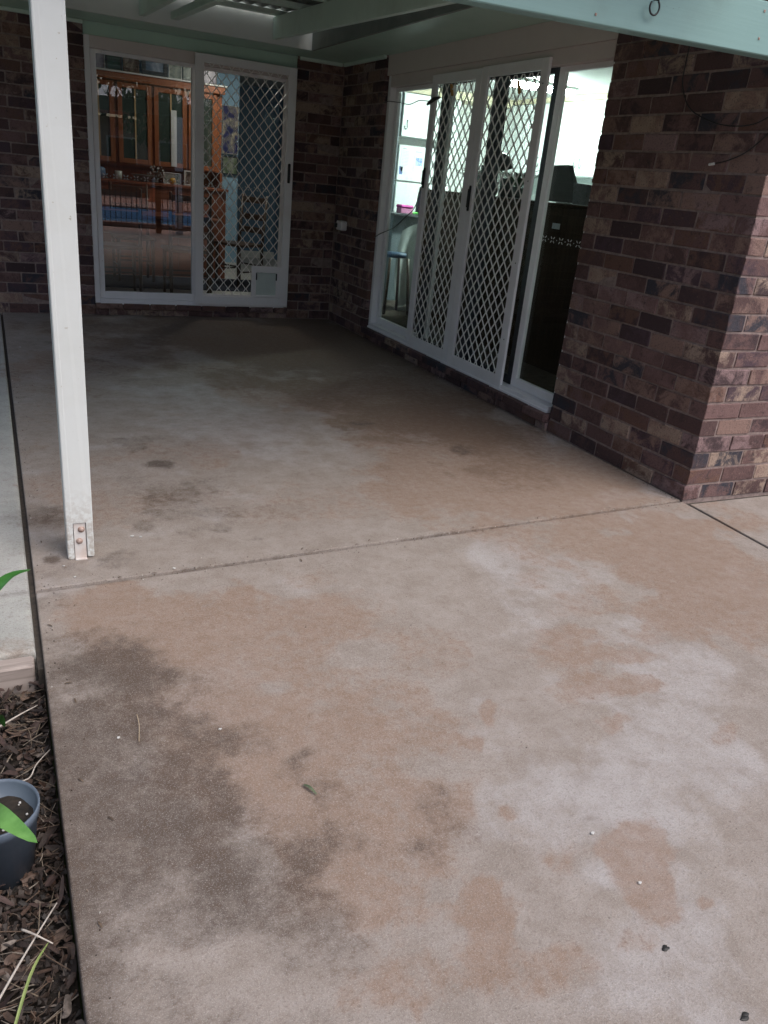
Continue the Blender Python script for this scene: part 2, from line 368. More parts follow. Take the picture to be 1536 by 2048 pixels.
def slab(name, P, nu, nv, mat, r=.005, depth=.12, z=0.0):
    """P: four corners near-left, near-right, far-right, far-left; rounded arris all round"""
    def params(n, L):
        u = np.linspace(0, 1, n); e = np.array([.0, .0012, .0035, .006, r])/L
        return np.unique(np.concatenate([u[(u > r*1.5/L) & (u < 1-r*1.5/L)], e, 1-e]))
    P = [np.array(p, float) for p in P]
    Lu = np.linalg.norm(P[1]-P[0]); Lv = np.linalg.norm(P[3]-P[0])
    u = params(nu, Lu); v = params(nv, Lv)
    U, V = np.meshgrid(u, v)
    XY = ((1-U)*(1-V))[..., None]*P[0] + (U*(1-V))[..., None]*P[1] + (U*V)[..., None]*P[2] + ((1-U)*V)[..., None]*P[3]
    d = np.minimum(np.minimum(U, 1-U)*Lu, np.minimum(V, 1-V)*Lv)
    dr = np.clip(r-d, 0, r); Z = z - (r - np.sqrt(np.maximum(r*r-dr*dr, 0)))
    X, Y = XY[..., 0], XY[..., 1]
    Z = Z + .0015*np.sin(X*2.3+1)*np.sin(Y*1.7)*np.clip(d/.05, 0, 1)
    nv_, nu_ = X.shape; N = nv_*nu_
    co = np.stack([X, Y, Z], -1).reshape(-1, 3)
    idx = np.arange(N).reshape(nv_, nu_)
    F = np.stack([idx[:-1, :-1], idx[:-1, 1:], idx[1:, 1:], idx[1:, :-1]], -1).reshape(-1, 4)
    rim = np.concatenate([idx[0, :], idx[1:, -1], idx[-1, -2::-1], idx[-2:0:-1, 0]])
    low = co[rim].copy(); low[:, 2] = z-depth
    co = np.concatenate([co, low]); k = len(rim); a = rim; b = N+np.arange(k)
    S = np.stack([a, b, np.roll(b, -1), np.roll(a, -1)], -1)
    F = np.concatenate([F, S])
    me = bpy.data.meshes.new(name)
    me.from_pydata(co.tolist(), [], F.tolist()); me.update()
    me.polygons.foreach_set('use_smooth', [True]*len(me.polygons))
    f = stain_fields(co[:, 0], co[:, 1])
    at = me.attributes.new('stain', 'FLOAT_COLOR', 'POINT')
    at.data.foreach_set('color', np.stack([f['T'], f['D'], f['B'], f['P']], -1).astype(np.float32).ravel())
    me.materials.append(mat)
    o = bpy.data.objects.new(name, me); C.objects.link(o); o['kind'] = 'structure'; return o
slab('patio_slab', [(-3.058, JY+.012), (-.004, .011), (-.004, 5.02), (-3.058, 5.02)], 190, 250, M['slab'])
slab('front_slab', [(-3.058, -4.1), (-.21, -4.1), (-.012, -.010), (-3.058, JY-.010)], 200, 260, M['slab'])
slab('side_slab', [(-.198, -4.1), (3.2, -4.1), (3.2, -.045), (.006, -.045)], 80, 90, M['slab'])
slab('side_path', [(-4.4, -.525), (-3.076, -.525), (-3.076, 6.0), (-4.4, 6.0)], 60, 200, M['path'], r=.012)
M['joint'] = vary('joint_filler', (.030, .026, .022), (.060, .048, .038), 60, .9)
struct('expansion_joint', boxes((-3.0755, -3.0585, -.6, 5.0, -.1, -.02)), M['joint'])
struct('slab_base', boxes((-3.0, 3.0, -4.0, 5.0, -.10, -.022)), M['joint'])

def ring(bm, x0, x1, y0, y1, hx0, hx1, hy0, hy1, z):
    for a in ((x0, x1, y0, hy0), (x0, x1, hy1, y1), (x0, hx0, hy0, hy1), (hx1, x1, hy0, hy1)):
        quad(bm, (a[0], a[2], z), (a[1], a[2], z), (a[1], a[3], z), (a[0], a[3], z))
PX0, PX1, PY0, PY1 = -5.0, 7.0, -12.4, -6.3
bm = bmesh.new(); ring(bm, -300, 300, -300, 300, PX0, PX1, PY0, PY1, -.16)
M['lawn'] = vary('lawn', (.030, .050, .016), (.055, .075, .028), 3, .95, .6, 60)
struct('lawn', bm, M['lawn'])
# garden bed soil: lumpy sheet
bm = bmesh.new(); nx, ny = 40, 90
vs_ = [[bm.verts.new((-4.4+1.338*i/nx, -3.6+3.05*j/ny, -.105+.018*math.sin(i*1.7+j*.9)*math.sin(j*.53)+random.uniform(-.008, .008))) for j in range(ny+1)] for i in range(nx+1)]
for i in range(nx):
    for j in range(ny): bm.faces.new((vs_[i][j], vs_[i+1][j], vs_[i+1][j+1], vs_[i][j+1]))
struct('garden_soil', bm, M['mulch_soil'], True)
# timber edging plank at the end of the path
bm = bmesh.new(); box(bm, -4.4, -3.083, -.588, -.530, -.13, -.012, .006)
tagged('edging_plank', bm, M['timber_edge'], 'weathered grey timber plank closing the end of the pale side path above the mulch', 'edging')

# ------------------------------------------------------------------ bricks
def brick_mesh(L, H=.076, D=.105, seed=0):
    rnd = random.Random(seed)
    bm = bmesh.new(); box(bm, -L/2, L/2, 0, D, -H/2, H/2, .003)
    for v in bm.verts: v.co += Vector((rnd.uniform(-.0022, .0022), rnd.uniform(-.0015, .0015), rnd.uniform(-.0022, .0022)))
    me = bpy.data.meshes.new('brick'); bm.to_mesh(me); bm.free(); me.materials.append(M['brick']); return me
BR = {}
def brick_for(L, H=.076, D=.105):
    k = (round(L, 3), round(H, 3), round(D, 3))
    if k not in BR: BR[k] = [brick_mesh(L, H, D, 11*i+int(L*1000)) for i in range(7)]
    return random.choice(BR[k])
def lay(parent, org, pos, ang, L, H=.076, D=.105):
    o = bpy.data.objects.new('brick', brick_for(L, H, D)); C.objects.link(o); o.parent = parent
    o.location = Vector(pos)-org
    o.rotation_euler = (random.gauss(0, .004), random.gauss(0, .004), ang+random.gauss(0, .006))
    return o
SIDE, FRONT = -math.pi/2, 0.0     # facing -X, facing -Y
def course(parent, axis, face, a0, a1, z, H=.076, start_full=True, D=.105, inset=None):
    """one course between a0 and a1 along X (axis 0) or Y (axis 1); face is the plane of its outer side"""
    org = origin_of(parent); a = a0; first = True
    while a < a1-.03:
        L = .23 if (start_full or not first) else .11
        if first and inset: L = inset
        if a+L > a1-.05: L = a1-a
        c = a+L/2; j = random.gauss(0, .0018)
        pos = (c, face+j, z) if axis == 0 else (face+j, c, z)
        lay(parent, org, pos, FRONT if axis == 0 else SIDE, round(L, 3), H, D)
        a += L+.010; first = False
NC = 27
def mortar_slab(parent, x0, x1, y0, y1, z0, z1): obj('mortar', boxes((x0, x1, y0, y1, z0, z1)), M['mortar'], parent)

# pier between the kitchen door and the front corner
pier = thing('brick_wall', 'mottled brown brick pier at the front corner right of the kitchen doors', 'brick wall', (0, 0, 0), 'brown brick house walls')
for k in range(NC):
    z = .040+.086*k
    if k % 2 == 0:
        course(pier, 1, 0, 0, 1.185, z); course(pier, 0, 0, .115, 1.19, z)
    else:
        course(pier, 0, 0, 0, 1.19, z, start_full=True); course(pier, 1, 0, .115, 1.185, z)
mortar_slab(pier, .005, .10, .10, 1.178, -.05, 2.34); mortar_slab(pier, .0051, 1.2, .005, .1001, -.05, 2.34)
# stub wall between the kitchen door and the inner corner
stub = thing('brick_wall', 'dark brick wall strip between the kitchen doors and the inner corner', 'brick wall', (0, 4.6, 0), 'brown brick house walls')
for k in range(NC):
    z = .040+.086*k; course(stub, 1, 0, 4.12, 5.035, z, start_full=(k % 2 == 0))
mortar_slab(stub, .0035, .10, 4.126, 5.14, -.05, 2.34)
# back wall right of the dining room door
bwr = thing('brick_wall', 'dark narrow brick wall between the dining room door and the inner corner', 'brick wall', (-.23, 5.04, 0), 'brown brick house walls')
for k in range(NC):
    z = .040+.086*k; course(bwr, 0, 5.04, -.455, -.005, z, start_full=(k % 2 == 0))
mortar_slab(bwr, -.449, .005, 5.0435, 5.14, -.05, 2.34)
# back wall left of the door
bwl = thing('brick_wall', 'dark brick wall left of the dining room door behind the white post', 'brick wall', (-2.8, 5.04, 0), 'brown brick house walls')
for k in range(NC):
    z = .040+.086*k; course(bwl, 0, 5.04, -3.72, -2.285, z, start_full=(k % 2 == 0))
mortar_slab(bwl, -3.75, -2.291, 5.0435, 5.14, -.05, 2.34)
# sills
sill = thing('brick_sill', 'brown brick door sill course along the foot of the kitchen sliding doors', 'door sill', (0, 2.65, 0), 'brick door sills')
course(sill, 1, -.012, 1.19, 4.10, .022, H=.05, start_full=False)
course(sill, 1, -.040, 1.19, 4.10, .080, H=.050, D=.12)
obj('mortar', boxes((-.004, .12, 1.192, 4.11, -.05, .097)), M['mortar'], sill)
sill2 = thing('brick_sill', 'dark brick door sill course under the dining room sliding door', 'door sill', (-1.36, 5.04, 0), 'brick door sills')
course(sill2, 0, 5.036, -2.28, -.46, .022, H=.05, start_full=False)
course(sill2, 0, 5.012, -2.28, -.46, .080, H=.050, D=.12)
obj('mortar', boxes((-2.28, -.46, 5.043, 5.14, -.05, .097)), M['mortar'], sill2)

# ------------------------------------------------------------------ eaves, house roof, verandah roof
struct('eave_soffit', boxes((-.49, .10, .012, 5.04, 2.332, 2.342)), M['soffit_paint'])
struct('rear_eave_soffit', boxes((-4.6, -.4905, 4.55, 5.05, 2.333, 2.343)), M['soffit_paint'])
struct('eave_fascia', boxes((-.512, -.491, .0, 4.53, 2.325, 2.52)), M['roof_metal'])
struct('rear_eave_fascia', boxes((-4.6, -.513, 4.53, 4.549, 2.325, 2.56)), M['fascia_paint'])
bm = boxes((-.028, -.001, 4.11, 5.01, 2.302, 2.331), (-.44, -.0285, 5.012, 5.039, 2.302, 2.331), (-3.8, -2.285, 5.012, 5.039, 2.302, 2.331), bev=.004)
tagged('eave_moulding', bm, M['rafter_paint'], 'pale narrow moulding along the top of the brick walls under the eaves', 'moulding')
struct('house_roof', boxes((-.49, 8, -.05, 14, 2.56, 2.66), (-5, -.492, 4.56, 14, 2.565, 2.665)), M['roof_metal'])
# lintel linings over the doors
struct('kitchen_door_lining', boxes((.02, .10, 1.19, 4.12, 2.182, 2.331)), M['head_paint'])
struct('dining_door_lining', boxes((-2.284, -.452, 5.06, 5.13, 2.236, 2.332)), M['soffit_paint'])

vr = thing('verandah_roof', 'pale green painted verandah roof frame with rafters, battens and metal sheets over the patio', 'verandah roof', (-1.8, 2.4, 2.3))
bm = bmesh.new()
vv = box(bm, -3.5, 1.7, -.076, -.004, 0, .178, .004)
for v in vv: v.co.z += 1.964+.0247*v.co.x
fb = obj('beam', bm, M['mint_paint'], vr)
# fixings on the beam: screw hook, rusty bracket nail, nail head
bm = bmesh.new(); tube(bm, [(-.885+.022*math.sin(a)*1.0, -.098, 2.045-.024+.024*math.cos(a)) for a in [x*.30 for x in range(2, 19)]], .0035, 6)
tube(bm, [(-.872, -.098, 2.045), (-.872, -.076, 2.05)], .0035, 6)
obj('hook', bm, M['black'], fb, True)
obj('bracket', boxes((-.285, -.272, -.082, -.076, 2.06, 2.105), (-.272, -.25, -.083, -.076, 2.095, 2.106), bev=.001), M['rust'], fb)
for x, z in ((-.325, 2.009), (-.33, 2.10), (-1.12, 1.965), (-1.125, 2.085), (.32, 2.0)):
    bm = bmesh.new(); box(bm, x-.0045, x+.0045, -.0785, -.0765, z-.0045, z+.0045, .001); obj('nail', bm, M['rust'], fb)
def rafter(x, y0, y1, h=.16, w=.045, zb=2.187, name='rafter'):
    bm = bmesh.new(); vv = box(bm, x-w/2, x+w/2, y0, y1, 0, h, .003)
    for v in vv: v.co.z += zb+.0375*v.co.y
    return obj(name, bm, M['rafter_paint'], vr)
for x in (-.835, -1.90, -2.97): rafter(x, -.25, 4.53)
rafter(-1.68, 3.0, 4.40, .05, .06, 2.187, 'brace')
for k in range(9):
    y = -.1+.545*k+.14
    bm = bmesh.new(); box(bm, -3.45, -.56, y, y+.07, 0, .035, .002)
    for v in bm.verts: v.co.z += 2.3475+.0375*v.co.y
    obj('batten', bm, M['rafter_paint'], vr)
# corrugated sheets
bm = bmesh.new(); n = 150; rows = []
for j, y in enumerate((-.4, 1.2, 2.9, 4.5)):
    rows.append([bm.verts.new((-3.6+3.06*i/n, y, 2.398+.0375*y+.008*math.sin(i*math.pi/2.5))) for i in range(n+1)])
for a, b in zip(rows, rows[1:]):
    for i in range(n): bm.faces.new((a[i], a[i+1], b[i+1], b[i]))
obj('roof_sheet', bm, M['roof_metal'], vr, True)

# ------------------------------------------------------------------ post
po = thing('support_post', 'off-white square timber post standing on the patio at its left front corner', 'post', (-2.893, .088, 0))
bm = bmesh.new()
# routed foot: two cheeks with the metal bracket let in between them
PXa, PXb, PYa, PYb = -2.9385, -2.8485, .043, .133
prism(bm, [(PXa, .003), (PXa+.022, .001), (PXa+.022, .142), (PXb-.024, .142), (PXb-.024, .007), (PXb, .006), (PXb, 2.2), (PXa, 2.2)], 1, PYa, PYb)
bmesh.ops.recalc_face_normals(bm, faces=bm.faces)
bmesh.ops.bevel(bm, geom=[e for e in bm.edges if e.calc_length() > .05], offset=.0022, segments=2, affect='EDGES')
for v in bm.verts: v.co += Vector((random.uniform(-.0006, .0006), random.uniform(-.0006, .0006), 0))
box(bm, PXa+.0225, PXb-.0245, PYa+.03, PYb-.004, .004, .1415)
obj('shaft', bm, M['post_paint'], po)
br_ = obj('bracket', boxes((PXa+.024, PXb-.026, PYa+.004, PYa+.010, .0, .1405), (PXa+.024, PXb-.026, PYa-.012, PYa+.0035, .0, .005), bev=.001),
          vary('bracket_paint', (.62, .61, .60), (.54, .46, .42), 14, .5), po)
for x, z in ((-2.889, .115), (-2.897, .070)):
    bm = bmesh.new(); lathe(bm, (0, 0, 0), [(0.0001, .008), (.0055, .0075), (.0085, .004), (.009, .001), (.012, .0009), (.012, 0)], 14)
    bmesh.ops.rotate(bm, verts=bm.verts, cent=(0, 0, 0), matrix=Matrix.Rotation(rad(90), 3, 'X'))
    bmesh.ops.translate(bm, verts=bm.verts, vec=(x, PYa+.004, z)); obj('bolt', bm, M['rust'], br_, True)

# ------------------------------------------------------------------ security screens and glass doors
def diamond(bm, a0, a1, z0, z1, cw=.0875, ch=.103, w=.0080, d=.006, skip=None):
    """wavy strands touching at the nodes, in the local plane (a, z), thickness along the third axis"""
    n = int(math.ceil((a1-a0)/cw))+1; m = int(math.ceil((z1-z0)/ch))+1; sub = 6
    for i in range(-1, n+1):
        for ph in (0, 1):
            ca = a0+cw*(i*1.0)+cw*.5*ph; prev = None
            for s in range(m*sub*2+1):
                t = s/(sub*2); z = z0+t*ch
                tri = math.asin(max(-1, min(1, math.sin(2*math.pi*t)*.985)))/(math.pi/2)
                a = ca + (cw*.25-w*.25)*(tri*.86+.14*math.sin(2*math.pi*t))*(1 if ph == 0 else -1)
                ok = a0-.002 < a < a1+.002 and z < z1+.002 and not (skip and skip[0] < a < skip[1] and z < skip[2])
                if not ok: prev = None; continue
                cur = [bm.verts.new((a-w/2, y, z)) for y in (0, d)]+[bm.verts.new((a+w/2, y, z)) for y in (d, 0)]
                if prev:
                    for k in range(4): bm.faces.new((prev[k], prev[(k+1) % 4], cur[(k+1) % 4], cur[k]))
                prev = cur
    return bm
def to_side(bm, face):
    """local (a, depth, z) facing -Y  ->  plane X = face facing -X, a running along +Y"""
    for v in bm.verts: v.co = Vector((face+v.co.y, v.co.x, v.co.z))
def to_back(bm, face):
    for v in bm.verts: v.co = Vector((v.co.x, face+v.co.y, v.co.z))
def pull(a, z, h=.16, w=.026):
    bm = bmesh.new(); box(bm, a-w/2, a+w/2, -.012, 0, z-h/2, z+h/2, .008, segs=2)
    box(bm, a-w*.2, a+w*.2, -.022, -.011, z-h*.36, z+h*.36, .003); return bm
def screen(label, a0, a1, z0, z1, side, face, handle_a, st=.078, petdoor=None, holes=()):
    T = to_side if side else to_back
    loc = (face, (a0+a1)/2, z0) if side else ((a0+a1)/2, face, z0)
    t = thing('security_screen_door', label, 'screen door', loc, 'white diamond grille security screen doors')
    for s in ((a0, a0+st), (a1-st, a1)):
        bm = boxes((s[0], s[1], 0, .022, z0, z1), bev=.003); T(bm, face); obj('stile', bm, M['white_frame'], t)
    for s in ((z0, z0+st), (z1-st*.85, z1)):
        bm = boxes((a0+st, a1-st, .001, .021, s[0], s[1]), bev=.001); T(bm, face); obj('rail', bm, M['white_frame'], t)
    bm = bmesh.new(); diamond(bm, a0+st, a1-st, z0+st, z1-st*.85, skip=petdoor and (petdoor[0]-.01, petdoor[1]+.2, petdoor[3])); 
    for v in bm.verts: v.co.y += .008
    T(bm, face); obj('diamond_grille', bm, M['grille_white'], t)
    bm = pull(*handle_a); T(bm, face); obj('handle', bm, M['black'], t, True)
    if petdoor:
        p0, p1, q0, q1 = petdoor
        bm = boxes((p0, p0+.045, -.004, .020, q0, q1), (p1-.045, p1+.012, -.004, .020, q0, q1), (p0+.045, p1-.045, -.004, .020, q1-.06, q1), (p0+.045, p1-.045, -.004, .020, q0, q0+.02), bev=.002)
        T(bm, face); pf = obj('pet_door', bm, M['white_frame'], t)
        bm = boxes((p0+.048, p1-.048, .006, .010, q0+.022, q1-.063)); T(bm, face)
        obj('flap', bm, M['flap'], pf)
        bm = boxes((p0+.040, p0+.052, -.010, -.005, q1-.13, q1-.065), (p1-.052, p1-.040, -.010, -.005, q1-.13, q1-.065), bev=.001); T(bm, face); obj('hinge_clip', bm, M['black'], pf)
    if holes:
        bm = bmesh.new()
        for a, z in holes: box(bm, a-.004, a+.004, -.0015, 0, z-.004, z+.004)
        T(bm, face); obj('screw', bm, M['black'], t)
    return t
M['backlit_frame'] = vary('backlit_sash_frame', (.018, .022, .028), (.035, .04, .05), 12, .45)  # white sash frames coloured dark to stand in for backlighting
M['flap'] = vary('frosted_flap', (.55, .62, .60), (.62, .70, .67), 5, .35)
screen('left white diamond-grille security screen beside the fixed kitchen glass', 2.563, 3.28, .122, 2.134, True, .012, (3.245, 1.42, .15))
screen('right white diamond-grille security screen nearest the brick pier, with black handle at its left edge', 1.792, 2.557, .118, 2.140, True, .010, (2.515, 1.31, .17),
       holes=((1.825, 2.0), (1.825, 1.45), (1.825, .95), (1.825, .45)))
screen('white diamond-grille security screen of the dining room door with a pet flap in its corner', -1.392, -.474, .124, 2.227, False, 4.985, (-.515, 1.35, .17), petdoor=(-.845, -.552, .205, .50))

def chevrons(bm, a, z, s=.020):
    for sx in (-1, 1):
        for sz in (-1, 1):
            quad(bm, (a+sx*s*.2, 0, z+sz*s*.35), (a+sx*s*.55, 0, z+sz*s*.20), (a+sx*s*1.1, 0, z+sz*s*.75), (a+sx*s*.85, 0, z+sz*s*1.0))
    quad(bm, (a+s*1.9, 0, z), (a+s*2.15, 0, z-s*.2), (a+s*2.4, 0, z), (a+s*2.15, 0, z+s*.2))
def glass_door(label, a0, a1, z0, z1, side, face, sashes, head, jdep=0.0):
    T = to_side if side else to_back
    loc = (face, (a0+a1)/2, z0) if side else ((a0+a1)/2, face, z0)
    t = thing('sliding_glass_door', label, 'glass door', loc, 'white framed sliding glass doors')
    def P(name, L, mat, par, bev=.002, kind=None):
        bm = boxes(*L, bev=bev); T(bm, face); return obj(name, bm, mat, par)
    P('jamb', [(a0, a0+.045, jdep, .09, z0, z1)], M['white_frame'], t); P('jamb', [(a1-.045, a1, 0, .09, z0, z1)], M['white_frame'], t)
    P('door_sill', [(a0+.045, a1-.045, -.018, .09, z0, z0+.045), (a0+.045, a1-.045, -.03, -.0185, z0-.002, z0+.020)], M['white_frame'], t, .002)
    P('head', [(a0+.045, a1-.045, 0, .09, z1-head, z1)], M['head_paint'], t)
    for s0, s1, dep, mat, stick, fm, w in sashes:
        b0, b1 = z0+.046, z1-head-.001
        sash = P('sash', [(s0, s0+w, dep, dep+.032, b0, b1), (s1-w, s1, dep, dep+.032, b0, b1), (s0+w, s1-w, dep, dep+.032, b0, b0+.06), (s0+w, s1-w, dep, dep+.032, b1-.03, b1)], fm, t, .002)
        P('glass_pane', [(s0+w-.004, s1-w+.004, dep+.013, dep+.018, b0+.055, b1-.026)], mat, sash, 0)
        if stick:
            bm = bmesh.new(); a = s0+w+.04
            while a < s1-w-.03: chevrons(bm, a, stick); a += .0865
            for v in bm.verts: v.co.y = dep+.0115
            T(bm, face); obj('sticker_row', bm, M['sticker'], sash)
    return t
glass_door('white framed sliding kitchen glass doors in the right wall, lit from inside', 1.188, 4.112, .099, 2.181, True, .035,
           [(3.08, 4.065, .052, M['glass'], None, M['white_frame'], .05), (2.365, 3.165, .010, M['glass'], None, M['backlit_frame'], .075), (1.782, 2.41, .052, M['glass'], None, M['backlit_frame'], .05), (1.235, 1.780, .052, M['glass'], 1.125, M['white_frame'], .055)], .085, .075)
glass_door('white framed sliding dining room glass door in the back wall, reflecting the pool', -2.284, -.454, .099, 2.235, False, 5.045,
           [(-2.237, -1.36, .012, M['tinted_glass'], 1.185, M['white_frame'], .045), (-1.40, -.50, .050, M['glass'], 1.185, M['white_frame'], .05)], .092)

# ------------------------------------------------------------------ rooms behind the glass
M['wall_white'] = vary('wall_white', (.62, .62, .60), (.68, .68, .66), 3, .7)
M['wall_blue'] = vary('wall_blue', (.32, .53, .72), (.36, .58, .76), 3, .7)
M['wall_navy'] = vary('wall_navy', (.10, .21, .34), (.13, .25, .39), 3, .7)
M['kitchen_tile'] = vary('kitchen_floor', (.040, .030, .024), (.070, .055, .046), 6, .6, spec=.1)
M['tile'] = vary('pale_floor_tile', (.58, .58, .56), (.66, .66, .64), 5, .4)
M['cupboard'] = vary('cupboard_white', (.74, .76, .75), (.78, .80, .79), 3, .4)
M['cream'] = vary('cream_cornice', (.60, .52, .36), (.66, .58, .42), 5, .6)
M['orange_wood'] = wood('orange_timber', (.25, .075, .028), (.36, .125, .05), .35, 2, 16)
M['dark_wood'] = wood('dark_timber', (.022, .012, .006), (.042, .024, .014), .6, 2, 14)
M['dark_wood'].node_tree.nodes['Principled BSDF'].inputs['Specular IOR Level'].default_value = .08
M['red_wood'] = wood('red_timber', (.20, .060, .030), (.28, .095, .045), .3, 0, 14)
M['chair_wood'] = wood('chair_timber', (.040, .022, .014), (.07, .038, .022), .4, 2, 20)
M['dark_pane'] = vary('cabinet_pane', (.030, .045, .038), (.05, .07, .06), 3, .12)
M['rug'] = vary('navy_rug', (.012, .020, .038), (.030, .040, .065), 25, .95, .5, 200)
M['bench_grey'] = vary('bench_panel', (.13, .16, .18), (.17, .20, .22), 4, .5)
M['bench_top'] = vary('bench_top', (.05, .055, .06), (.09, .09, .1), 40, .3)
M['splash'] = vary('splashback', (.40, .44, .44), (.46, .50, .50), 8, .3)
FZ, CZ = .10, 2.46
struct('kitchen_floor', boxes((.16, 3.36, .12, 7.1, FZ-.02, FZ), (.1255, .1595, 1.19, 4.11, FZ-.02, FZ-.002)), M['kitchen_tile'])
struct('dining_floor', boxes((-4.5, .94, 5.16, 9.7, FZ-.021, FZ-.001)), M['tile'])
struct('kitchen_ceiling', boxes((.101, 3.4, .101, 7.2, CZ, CZ+.03)), M['wall_white'])
struct('dining_ceiling', boxes((-4.6, .94, 5.051, 9.8, CZ-.01, CZ+.02)), M['wall_white'])
struct('kitchen_wall', boxes((.105, .155, .105, 1.186, 0, CZ), (.105, .155, 4.118, 5.15, 0, CZ), (.156, 3.4, .105, .155, 0, CZ), (.105, .155, 1.187, 4.117, 2.185, CZ),
       (3.36, 3.42, .156, 7.2, 0, CZ), (.561, 3.359, 7.1, 7.16, 0, CZ)), M['wall_white'])
struct('dividing_wall', boxes((.50, .56, 5.16, 7.9, 0, CZ)), M['bench_grey'])
struct('dining_wall', boxes((-4.5, -2.286, 5.142, 5.158, 0, CZ), (-.452, .104, 5.142, 5.158, 0, CZ), (.156, .56, 5.14, 5.159, 0, CZ), (-2.285, -.453, 5.142, 5.158, 2.24, CZ), (-4.56, -4.501, 5.142, 7.75, 0, CZ)), M['wall_white'])
struct('blue_wall', boxes((-4.5, -.25, 7.75, 7.80, 0, CZ)), M['wall_blue'])
struct('hall_wall', boxes((-.30, .949, 9.66, 9.72, 0, CZ), (.861, .949, 7.901, 9.659, 0, CZ), (-.31, -.2505, 7.801, 9.659, 0, CZ)), M['wall_navy'])
struct('skirting', boxes((-4.49, -.252, 7.732, 7.7495, FZ, FZ+.12), (-.249, .86, 9.642, 9.6595, FZ, FZ+.10)), M['cupboard'])

def HX(x): return -3.09+(x+3.09)*1.0365
def HZ(z): return 1.356+(z-1.356)*1.0365
HY = 7.25
t = thing('hutch_cabinet', 'tall orange timber hutch with glazed upper doors against the dining room wall', 'cabinet', (HX(-1.4), HY+.2, FZ))
x0, x1 = HX(-2.72), HX(-.66)
obj('cabinet_body', boxes((x0, x1, HY+.06, HY+.46, HZ(1.28), HZ(2.145)), (x0, x0+.03, HY+.0, HY+.46, HZ(1.12), HZ(1.278)), (x1-.03, x1, HY, HY+.46, HZ(1.12), HZ(1.278)), (x0+.03, x1-.03, HY+.42, HY+.46, HZ(1.12), HZ(1.278)), bev=.003), M['orange_wood'], t)
obj('top_shelf', boxes((x0-.03, x1+.04, HY-.02, HY+.48, HZ(2.147), HZ(2.163)), bev=.003), M['bench_top'] if False else M['cupboard'], t)
obj('cornice', boxes((x0, x1+.02, HY-.005, HY+.059, HZ(2.075), HZ(2.146)), bev=.006), M['orange_wood'], t)
obj('counter', boxes((x0-.02, x1+.02, HY-.22, HY+.47, HZ(1.09), HZ(1.118)), bev=.004), M['red_wood'], t)
obj('base_cabinet', boxes((x0, x1, HY-.18, HY+.46, FZ, HZ(1.0895)), bev=.003), M['red_wood'], t)
for g0, g1, mu in ((-2.30, -1.859, -1.967), (-1.729, -1.475, -1.597), (-1.354, -1.10, -1.223), (-.985, -.775, -.88), (-2.62, -2.42, -2.52)):
    a, b = HX(g0)-.05, HX(g1)+.05; z0, z1 = HZ(1.29), HZ(2.065)
    d = obj('cabinet_door', boxes((a, a+.05, HY+.030, HY+.058, z0, z1), (b-.05, b, HY+.030, HY+.058, z0, z1), (a+.05, b-.05, HY+.031, HY+.058, z1-.05, z1), (a+.05, b-.05, HY+.031, HY+.058, z0, z0+.05), bev=.003), M['orange_wood'], t)
    obj('pane', boxes((a+.05, b-.05, HY+.045, HY+.050, z0+.05, z1-.05)), M['dark_pane'], d)
    obj('mullion', boxes((HX(mu)-.008, HX(mu)+.008, HY+.034, HY+.044, z0+.05, z1-.05)), wood('brass_strip', (.45, .30, .15), (.6, .42, .22), .3) if mu == -1.967 else bpy.data.materials['brass_strip'], d)
for k in range(4):
    a = x0+.06+(x1-x0-.12)/4*k
    obj('drawer', boxes((a+.01, a+(x1-x0-.12)/4-.01, HY-.20, HY-.181, .80, HZ(1.07)), bev=.004), M['red_wood'], t)
    obj('lower_door', boxes((a+.01, a+(x1-x0-.12)/4-.01, HY-.20, HY-.181, .18, .785), bev=.004), M['red_wood'], t)

def photo(name, cols, scale=9):
    tt = NT(name); co = tt.n('ShaderNodeTexCoord').outputs['Object']
    f = tt.noise(scale, 3, .5, co, .6)
    tt.set(tt.ramp(f, [(.30, cols[0]), (.45, cols[1]), (.58, cols[2]), (.70, cols[3])]), .35); return tt.m
PH = [photo('print_mauve', ((.06, .06, .10), (.25, .24, .32), (.40, .38, .46), (.12, .12, .18))),
      photo('print_green', ((.02, .05, .05), (.03, .08, .07), (.04, .07, .08), (.03, .05, .06))),
      photo('print_brown', ((.03, .02, .02), (.08, .05, .04), (.30, .28, .24), (.10, .07, .06)), 14),
      photo('print_landscape', ((.05, .09, .14), (.10, .16, .24), (.45, .50, .60), (.30, .36, .46)), 5),
      photo('print_grey', ((.05, .08, .07), (.20, .24, .22), (.35, .38, .34), (.10, .14, .12)), 12)]
def frame(label, xa, xb, y, z0, z1, fcol, pr, bw=.018, group='framed pictures on top of the hutch', lean=0):
    tt = thing('picture_frame', label, 'picture frame', ((xa+xb)/2, y, z0), group)
    obj('frame_border', boxes((xa, xa+bw, y, y+.018, z0, z1), (xb-bw, xb, y, y+.018, z0, z1), (xa+bw, xb-bw, y, y+.018, z1-bw, z1), (xa+bw, xb-bw, y, y+.018, z0, z0+bw), bev=.002), fcol, tt)
    obj('picture', boxes((xa+bw, xb-bw, y+.008, y+.014, z0+bw, z1-bw)), pr, tt)
    return tt
M['frame_white'] = vary('frame_white', (.65, .66, .64), (.7, .7, .7), 20, .4)
M['frame_dark'] = vary('frame_dark', (.03, .04, .05), (.05, .06, .07), 20, .35)
M['frame_brown'] = vary('frame_brown', (.09, .06, .05), (.13, .09, .07), 20, .4)
zt = HZ(2.164)
frame('leftmost mauve photo in a thin frame on top of the hutch', HX(-2.035), HX(-1.885), HY+.05, zt, zt+.235, M['frame_white'], PH[0], .006)
frame('dark green picture in a frame, second from the left on the hutch', HX(-1.875), HX(-1.715), HY+.07, zt, zt+.24, M['frame_dark'], PH[1])
